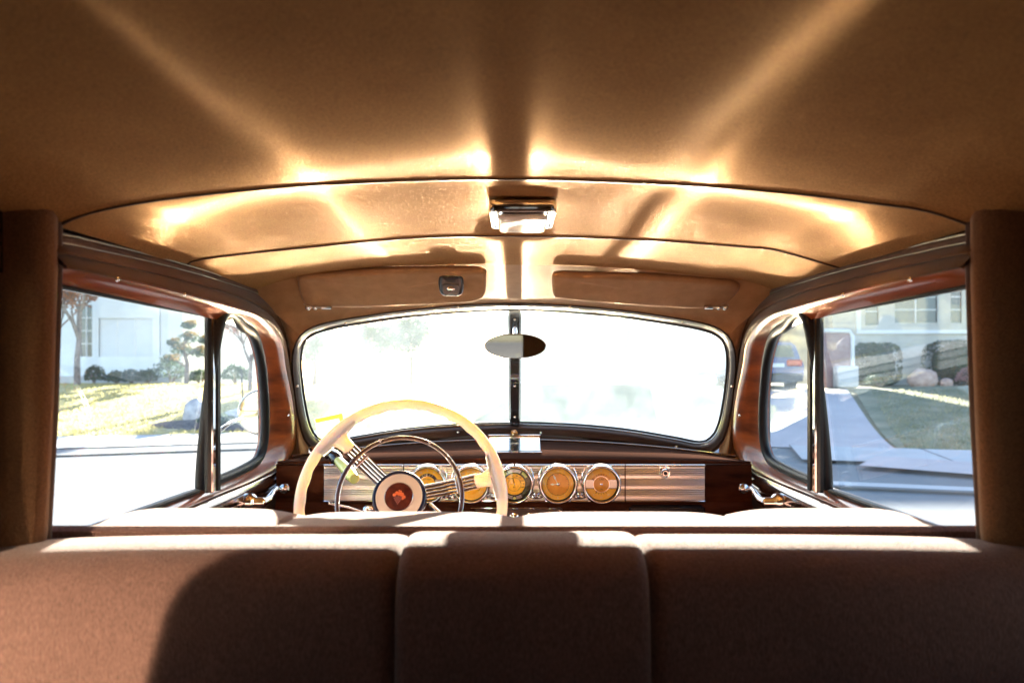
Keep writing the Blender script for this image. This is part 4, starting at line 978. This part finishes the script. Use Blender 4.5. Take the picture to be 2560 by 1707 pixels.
def bush(name, label, x, y, w, h, mat, seed=0, n=900, ls=.05, group=None, z0=None, cat='bush', d=None):
    rnd = random.Random(seed); z = terr(x, y) if z0 is None else z0; B = tag(empty(name, (x, y, z)), label, cat, group); m = MB(); d = d or w
    m2 = MB()
    for _ in range(9):
        a = rnd.uniform(0, 2*pi); m2.tube([Vector((x, y, z-.02)), Vector((x+cos(a)*w*.2, y+sin(a)*d*.2, z+h*.4)), Vector((x+cos(a)*w*.36, y+sin(a)*d*.36, z+h*.75))], [.02, .014, .008], 5)
    m2.build('stem', 'bark', B, 60)
    for _ in range(n):
        th = rnd.uniform(0, 2*pi); ph = rnd.uniform(-.35, 1); q = sqrt(max(0, 1-ph*ph)); rr_ = rnd.uniform(.72, 1.0)*(1+.10*sin(th*3+seed)+.08*sin(th*7+ph*5))
        p = Vector((x+cos(th)*q*w/2*rr_, y+sin(th)*q*d/2*rr_, z+h*.42+ph*h*.56*rr_)); p.z = max(p.z, z+.01)
        a = Vector((rnd.uniform(-1, 1), rnd.uniform(-1, 1), rnd.uniform(-1, 1))).normalized(); b = a.orthogonal().normalized(); s = ls*rnd.uniform(.6, 1.4)
        m.add([p-a*s, p+b*s*.7, p+a*s, p-b*s*.7], [(0, 1, 2, 3)])
    m.build('foliage', mat, B, 0); return B
def boulder(label, x, y, w, h, mat, seed, group=None, d=None):
    z = terr(x, y); rnd = random.Random(seed); m = MB(); d = d or w*.8
    m.sphere((x, y, z+h*.38), 1, 7, (w/2, d/2, h*.62), .09, seed)
    o = m.build('boulder', mat, None, 55, loc=(x, y, z)); return tag(o, label, 'boulder', group)
def gx(px, d): return (px-CX)/F*d

# house across the lawn, driver side
def window(parent, x0, x1, z0, z1, y, pane='pane', cols=2, rws=3, fr=.09, lab=None):
    W = MB(); W.box((x0-fr, y-.05, z0-fr), (x1+fr, y+.04, z0)).box((x0-fr, y-.05, z1), (x1+fr, y+.04, z1+fr)).box((x0-fr, y-.048, z0), (x0, y+.04, z1)).box((x1, y-.048, z0), (x1+fr, y+.04, z1))
    for k in range(1, cols): x = x0+(x1-x0)*k/cols; W.box((x-.02, y-.03, z0), (x+.02, y+.03, z1))
    for k in range(1, rws):
        z = z0+(z1-z0)*k/rws; W.box((x0, y-.028, z-.018), (x1, y+.028, z+.018))
    w = W.build('window', 'trim', parent, 0)
    if lab: w['label'] = lab
    MB().box((x0, y-.005, z0), (x1, y+.012, z1)).build('pane', pane, w, 0)
def wall_with_holes(x0, x1, z0, z1, y, th, holes):
    m = MB(); xs_ = sorted({x0, x1}|{h[0] for h in holes}|{h[1] for h in holes})
    for a, b in zip(xs_[:-1], xs_[1:]):
        hs = sorted([(h[2], h[3]) for h in holes if h[0] <= a and h[1] >= b]); z = z0
        for lo, hi in hs: m.box((a, y, z), (b, y+th, lo)); z = hi
        m.box((a, y, z), (b, y+th, z1))
    return m
YH = 28.0
H1 = tag(empty('pale_house', (-17, YH+4, 1.0)), 'pale blue white house behind the yellow lawn, with tall windows', 'house')
hl = [(gx(200, YH), gx(230, YH), 2.15, 4.27), (gx(247, YH), gx(381, YH), 2.15, 3.72), (gx(399, YH), gx(420, YH), 2.20, 4.25)]
wall_with_holes(-30, gx(457, YH), .8, 5.7, YH, .3, hl).box((-30, YH+.3, .8), (-29.7, YH+9, 5.7)).box((gx(457, YH)-.3, YH+.3, .8), (gx(457, YH), YH+9, 5.7)).box((-29.7, YH+8.7, .8), (gx(457, YH)-.3, YH+9, 5.7)).build('wall', 'siding', H1, 0)
window(H1, *hl[0], YH+.06, 'pane', 2, 4, lab='tall narrow window near the bare tree'); window(H1, *hl[1], YH+.06, 'pale_fill', 3, 1, lab='wide bright window'); window(H1, *hl[2], YH+.06, 'pale_fill', 1, 3, lab='tall narrow window by the corner')
MB().add([(-30.6, YH-.6, 5.65), (gx(457, YH)+.6, YH-.6, 5.65), (gx(457, YH)+.6, YH+9.6, 5.65), (-30.6, YH+9.6, 5.65), (-27, YH+4.5, 7.0), (-16.5, YH+4.5, 7.0)], [(0, 1, 5, 4), (1, 2, 5), (2, 3, 4, 5), (3, 0, 4), (3, 2, 1, 0)]).build('roof', 'shingle', H1, 0)
MB().box((-30, YH-.12, .8), (gx(457, YH)+.02, YH, 1.35)).build('plinth', 'concrete', H1, 0)
# second pale house further along, seen past the vent window and windshield
H2 = tag(empty('white_garage_house', (4.5, 31, 1.0)), 'white house with a wide garage door straight ahead of the car', 'house')
YG = 29.0
h2 = [(gx(1455, YG), gx(1535, YG), 1.75, 3.3), (gx(1545, YG), gx(1618, YG), 1.75, 3.3), (gx(1656, YG), gx(1806, YG), 1.42, 3.6)]
wall_with_holes(-.5, 10.2, .8, 5.4, YG, .3, h2).box((-.5, YG+.3, .8), (-.2, YG+8, 5.4)).box((9.9, YG+.3, .8), (10.2, YG+8, 5.4)).build('wall', 'siding', H2, 0)
window(H2, *h2[0], YG+.06, 'pane', 2, 2); window(H2, *h2[1], YG+.06, 'pane', 2, 2)
gdm = MB()
for k in range(5): gdm.box((h2[2][0], YG+.10, 1.50+k*.42), (h2[2][1], YG+.14, 1.50+(k+1)*.42-.02))
gdm.build('garage_door', 'trim', H2, 0)
MB().box((h2[2][0], YG+.02, 1.40), (h2[2][1], YG+.2, 1.495)).build('door_seal', 'rubber', H2, 0)
MB().add([(-1, YG-.6, 5.3), (12.0, YG-.6, 5.3), (12.0, YG+8.6, 5.3), (-1, YG+8.6, 5.3), (2, YG+4, 7.4), (7.8, YG+4, 7.4)], [(0, 1, 5, 4), (1, 2, 5), (2, 3, 4, 5), (3, 0, 4), (3, 2, 1, 0)]).build('roof', 'shingle', H2, 0)
# beige house, passenger side
YR = 27.0
H3 = tag(empty('beige_house', (20, YR+4, 1.0)), 'beige stucco house with white trimmed windows above clipped hedges', 'house')
h3 = [(gx(2163, YR), gx(2196, YR), 3.36, 5.0), (gx(2237, YR), gx(2343, YR), 3.46, 5.0), (gx(2377, YR), gx(2404, YR), 3.46, 5.0), (21, 23, 3.4, 5.0)]
wall_with_holes(12.6, 30, .8, 7, YR, .3, h3).box((12.6, YR+.3, .8), (12.9, YR+9, 7)).box((29.7, YR+.3, .8), (30, YR+9, 7)).build('wall', 'stucco', H3, 0)
window(H3, *h3[0], YR+.06, 'pane', 1, 3, .20); window(H3, *h3[1], YR+.06, 'pane', 2, 3, .26, lab='wide window with white trim'); window(H3, *h3[2], YR+.06, 'pane', 1, 3, .24); window(H3, *h3[3], YR+.06, 'pane', 2, 3, .24)
MB().box((gx(2140, YR), YR-.09, 3.02), (gx(2425, YR), YR, 3.16)).box((gx(2140, YR), YR-.07, 3.17), (gx(2150, YR), YR, 5.3)).build('sill_band', 'trim', H3, 0)
MB().add([(12, YR-.6, 6.9), (30.6, YR-.6, 6.9), (30.6, YR+9.6, 6.9), (12, YR+9.6, 6.9), (16.5, YR+4.5, 9.6), (26, YR+4.5, 9.6)], [(0, 1, 5, 4), (1, 2, 5), (2, 3, 4, 5), (3, 0, 4), (3, 2, 1, 0)]).build('roof', 'shingle', H3, 0)
YB = 24.0
BP = tag(empty('brick_pier', (gx(2095, YB), YB+.4, 1.0)), 'low brick pier with a rounded white edge beside the driveway', 'brick pier')
MB().box((gx(2062, YB), YB, .9), (gx(2128, YB), YB+.9, 2.90), .05).build('brickwork', 'brick', BP, 0)
MB().tube([(gx(2132, YB), YB+.02, 1.3), (gx(2132, YB), YB+.02, 2.75), (gx(2124, YB), YB+.02, 2.93), (gx(2062, YB), YB+.02, 2.95)], .07, 10).build('white_edge', 'trim', BP, 50)
MB().box((gx(2078, YB), YB-.5, .95), (gx(2130, YB), YB-.1, 1.7), .04).build('pale_base', 'concrete', BP, 0)

# planting, driver side
tree('bare_tree', 'bare tree with sparse russet leaves before the tall narrow window', -15.1, 23.6, 1.9, .12, 'leaf_red', 5, 5, .28, .065, 3, .55, 3)
tree('bare_tree', 'pinkish bare tree beside the stake, seen through the vent window', -8.9, 23.0, 1.3, .08, 'leaf_pink', 5, 8, .28, .06, 8, .6, 3)
tree('bare_tree', 'thin leafless tree at the left edge of the lawn', -17.4, 25.5, 1.7, .10, 'leaf_pink', 5, 2, .25, .04, 12, .6, 3)
rnd = random.Random(5)
PT = tag(empty('cloud_pruned_pine', (-12.3, 25.6, 1.0)), 'cloud pruned pine with golden tips at the corner of the pale house', 'tree')
m = MB(); m.tube([(-12.3, 25.6, .95), (-12.25, 25.6, 1.8), (-12.4, 25.6, 2.4), (-12.2, 25.6, 3.0)], [.10, .08, .06, .04], 8).tube([(-12.3, 25.6, 1.7), (-12.9, 25.6, 2.1)], .04, 6).tube([(-12.3, 25.6, 2.1), (-11.7, 25.6, 2.5)], .04, 6).build('trunk', 'bark', PT, 60)
m = MB(); mg = MB()
for x, z, r in ((-12.9, 1.95, .38), (-12.5, 2.35, .42), (-11.8, 2.25, .35), (-12.2, 2.8, .38), (-12.2, 3.25, .28), (-11.6, 2.7, .25), (-12.8, 2.6, .22)):
    leaves(m, Vector((x, 25.6, z)), r, 260, .05, rnd, .6); leaves(mg, Vector((x+.12, 25.55, z+.12)), r*.8, 90, .045, rnd, .5)
m.build('crown', 'leaf_green', PT, 0); mg.build('golden_tips', 'leaf_gold', PT, 0)
bl = [(236, .75, .75, 'leaf_green', 'small dark bush below the tall narrow window'), (292, .7, .55, 'leaf_green', 'low bush below the left part of the wide bright window'), (328, .7, .62, 'leaf_blue', 'low round bush below the middle of the wide bright window'), (367, .8, .62, 'leaf_green', 'low bush below the right end of the wide bright window'),
      (428, 1.25, 1.05, 'leaf_blue', 'largest blue green bush, below the narrow corner window'), (500, .9, .6, 'leaf_green', 'low bush behind the window divider'), (588, 1.1, .8, 'leaf_green', 'round green bush seen in the driver side vent window')]
for k, (px, w, h, mt, lab) in enumerate(bl):
    bush('bush', lab, gx(px, 26.6), 26.6, w, h, mt, k, 700, .045, 'bushes along the front of the pale house')
boulder('large pale grey boulder at the edge of the yellow lawn', gx(490, 16.6), 16.6, .62, .62, 'rock_grey', 3)
boulder('low dark grey boulder in the mulch bed', gx(590, 16.4), 16.4, .75, .42, 'rock_grey', 5)
rows = []
mc_ = Vector((gx(560, 16.3), 16.3)); 
m = MB()
for j in range(9):
    rows.append([Vector((mc_.x+1.7*cos(a)*(j/8), mc_.y+.85*sin(a)*(j/8), 0)) for a in [2*pi*k/30 for k in range(30)]])
for r in rows:
    for p in r: p.z = terr(p.x, p.y)+.03+.14*(1-((p.x-mc_.x)/1.7)**2-((p.y-mc_.y)/.85)**2)
tag(m.loft(rows).build('mulch_bed', 'mulch', smooth=60), kind='structure')
bush('bush', 'low grey ground shrub creeping over the mulch bed', gx(560, 16.2), 16.2, 1.3, .34, 'leaf_blue', 31, 500, .04, d=.9)
for px, lab in ((608, 'dark tree stake standing in the lawn beside the pinkish tree'),):
    x = gx(px, 20.5); z = terr(x, 20.5); MBs = MB().tube([(x, 20.5, z-.05), (x-.05, 20.5, z+.75), (x-.06, 20.5, z+.95)], [.03, .03, .022], 8).lathe((x-.06, 20.5, z+.93), (0, 0, 1), [(.03, 0), (.035, .02), (.01, .05)], 8)
    tag(MBs.build('tree_stake', 'rubber', None, 50, loc=(x, 20.5, z)), lab, 'stake')
# planting ahead, behind the bright windshield
for k, (x, y, lab) in enumerate(((-7.6, 26.0, 'tall evergreen at the far left of the windshield view'), (-5.7, 27.5, 'tall evergreen between two others beyond the windshield'), (-4.0, 26.5, 'tall evergreen beside the white garage house'))):
    tree('evergreen', lab, x, y, .95, .10, 'leaf_green', 4, 26, .42, .08, 40+k, .55, 3, 'evergreens beyond the windshield')
# planting, passenger side
def hedge(label, px0, px1, y, h, seed):
    w = gx(px1, y)-gx(px0, y); x = (gx(px0, y)+gx(px1, y))/2; rnd = random.Random(seed); z = terr(x, y); B = tag(empty('clipped_hedge', (x, y, z)), label, 'hedge', 'clipped hedges before the beige house'); m = MB()
    core = MB().sphere((x, y, z+h*.5), 1, 8, (w*.44, w*.40, h*.46), .03, seed); core.build('twigs', 'leaf_green', B, 60)
    for _ in range(3600):
        a, b = rnd.uniform(0, 2*pi), rnd.uniform(-1, 1); e = .55
        f = lambda c: abs(c)**e*(1 if c > 0 else -1); q = sqrt(1-b*b)
        p = Vector((x+f(cos(a))*q**.6*w/2, y+f(sin(a))*q**.6*w*.45, z+h*.5+f(b)*h*.5))+Vector((rnd.gauss(0, .02), rnd.gauss(0, .02), rnd.gauss(0, .02)))
        v = Vector((rnd.uniform(-1, 1), rnd.uniform(-1, 1), rnd.uniform(-1, 1))).normalized(); u = v.orthogonal().normalized(); s = rnd.uniform(.03, .06)
        m.add([p-v*s, p+u*s, p+v*s, p-u*s], [(0, 1, 2, 3)])
    m.build('foliage', 'leaf_green', B, 0)
hedge('clipped hedge between the brick pier and the wide window', 2136, 2240, 25.4, 1.55, 7)
hedge('clipped hedge nearest the passenger side door pillar', 2327, 2480, 25.4, 1.65, 9)
boulder('large pink boulder on the grass before the hedges', gx(2308, 23.3), 23.3, .95, .62, 'rock_pink', 11)
boulder('small pink boulder right of the large pink one', gx(2366, 23.3), 23.3, .45, .28, 'rock_pink', 13)
bush('bush', 'pale dry shrub beside the small pink boulder', gx(2430, 23.3), 23.3, 1.0, .68, 'leaf_pink', 17, 800, .04)
bush('bush', 'low grey bush in front of the clipped hedge by the brick pier', gx(2200, 23.6), 23.6, .9, .45, 'leaf_blue', 19, 500, .04)
# parked blue car
bx, by = gx(1940, 23), 23.0; bz = terr(bx, by)
BC = tag(empty('parked_car', (bx, by+2, bz)), 'blue car with red tail lights parked in the driveway, rear towards us', 'car')
bw = .93
sect = [(.0, [(.80, .35), (.93, .5), (.95, .85), (.90, 1.02), (.82, 1.10), (.66, 1.55), (.5, 1.66)]), (.25, [(.84, .3), (.95, .5), (.97, .9), (.93, 1.05), (.85, 1.15), (.70, 1.62), (.52, 1.73)]), (2.4, [(.84, .3), (.95, .5), (.97, .9), (.93, 1.05), (.85, 1.12), (.70, 1.62), (.52, 1.74)]), (3.1, [(.84, .3), (.95, .5), (.97, .85), (.93, 1.0), (.85, 1.05), (.75, 1.12), (.6, 1.16)]), (4.5, [(.78, .3), (.90, .5), (.90, .75), (.85, .88), (.75, .93), (.6, .96), (.4, .97)])]
rings = [[Vector((bx-x, by+dy, bz+z)) for x, z in pr]+[Vector((bx+x, by+dy, bz+z)) for x, z in pr[::-1]] for dy, pr in sect]
MB().loft(rings, True, True, True).build('body', 'bluepaint', BC, 30)
MB().add([(bx-.62, by-.006+.012, bz+1.16), (bx+.62, by+.006, bz+1.16), (bx+.50, by+.006, bz+1.56), (bx-.50, by+.006, bz+1.56), (bx-.62, by-.02, bz+1.16), (bx+.62, by-.02, bz+1.16), (bx+.50, by-.02, bz+1.56), (bx-.50, by-.02, bz+1.56)], [(4, 5, 6, 7), (0, 1, 5, 4), (2, 3, 7, 6)]).build('rear_window', 'pane', BC, 0)
for s in (-1, 1):
    MB().box((bx+s*.62-.26, by-.05, bz+.86), (bx+s*.62+.26, by+.04, bz+1.08), .04).build('tail_light', 'redlens', BC, 30)
    MB().box((bx+s*.72-.12, by-.06, bz+.42), (bx+s*.72+.12, by+.04, bz+.48), .015).build('reflector', 'redlens', BC, 30)
    for dy in (.85, 3.7):
        w = MB().lathe((bx+s*.80, by+dy, bz+.34), (s, 0, 0), [(.2, -.1), (.34, -.08), (.35, .0), (.34, .12), (.22, .14)], 24).build('wheel', 'tyre', BC, 40)
        MB().lathe((bx+s*.80, by+dy, bz+.34), (s, 0, 0), [(.21, .135), (.2, .155), (.05, .16)], 16).build('rim', 'chrome', w, 40)
MB().box((bx-.90, by-.07, bz+.34), (bx+.90, by+.02, bz+.62), .05).build('bumper', 'rubber', BC, 30)
MB().box((bx-.26, by-.062, bz+.82), (bx+.26, by-.045, bz+.95)).build('number_plate', 'trim', BC, 0)

# unseen house added behind the car; its mirror pane throws sun onto the seat
TB = radians(15)
hb = Vector((-.55, .9, 1.02))-Vector((cos(radians(SUN_EL))*sin(2*TB), cos(radians(SUN_EL))*cos(2*TB), -sin(radians(SUN_EL))))*12.0
H4 = tag(empty('sun_reflector_house', (hb.x, hb.y, 0)), 'unseen grey stucco house added behind the car, its mirror window reflecting the sun', 'house')

rot = Matrix.Rotation(-TB, 3, 'Z')
def hloc(x, y, z): return hb+rot @ Vector((x, y, 0))+Vector((0, 0, z-hb.z))
def hbox(mb, lo, hi):
    c = [hloc(x, y, z) for z in (lo[2], hi[2]) for x, y in ((lo[0], lo[1]), (hi[0], lo[1]), (hi[0], hi[1]), (lo[0], hi[1]))]
    return mb.add(c, [(3, 2, 1, 0), (4, 5, 6, 7), (0, 1, 5, 4), (1, 2, 6, 5), (2, 3, 7, 6), (3, 0, 4, 7)])
m = MB()
for lo, hi in (((-5, -.3, 0), (-.8, 0, 6)), ((.8, -.3, 0), (5, 0, 6)), ((-.8, -.3, 0), (.8, 0, hb.z-.43)), ((-.8, -.3, hb.z+.28), (.8, 0, 6)), ((-5, -6, 0), (-4.7, -.3, 6)), ((4.7, -6, 0), (5, -.3, 6)), ((-4.7, -6, 0), (4.7, -5.7, 6))): hbox(m, lo, hi)
m.build('wall', 'stucco', H4, 0)
M['mirror_pane'] = plain('added_mirror_pane', (.86, .82, .76), .07, 1)
m = MB(); hbox(m, (-.72, -.16, hb.z-.35), (.72, -.14, hb.z+.20)); pn = m.build('reflector_pane', 'mirror_pane', H4, 0)
m = MB()
for lo, hi in (((-.8, -.2, hb.z-.43), (-.72, .04, hb.z+.28)), ((.72, -.2, hb.z-.43), (.8, .04, hb.z+.28)), ((-.72, -.2, hb.z-.43), (.72, .04, hb.z-.35)), ((-.72, -.2, hb.z+.20), (.72, .04, hb.z+.28))): hbox(m, lo, hi)
m.build('window_frame', 'trim', H4, 0)
m = MB(); cs = [hloc(-5.4, .5, 5.95), hloc(5.4, .5, 5.95), hloc(5.4, -6.5, 5.95), hloc(-5.4, -6.5, 5.95), hloc(-2, -3, 8), hloc(2, -3, 8)]
m.add(cs, [(0, 1, 5, 4), (1, 2, 5), (2, 3, 4, 5), (3, 0, 4), (3, 2, 1, 0)]).build('roof', 'shingle', H4, 0)
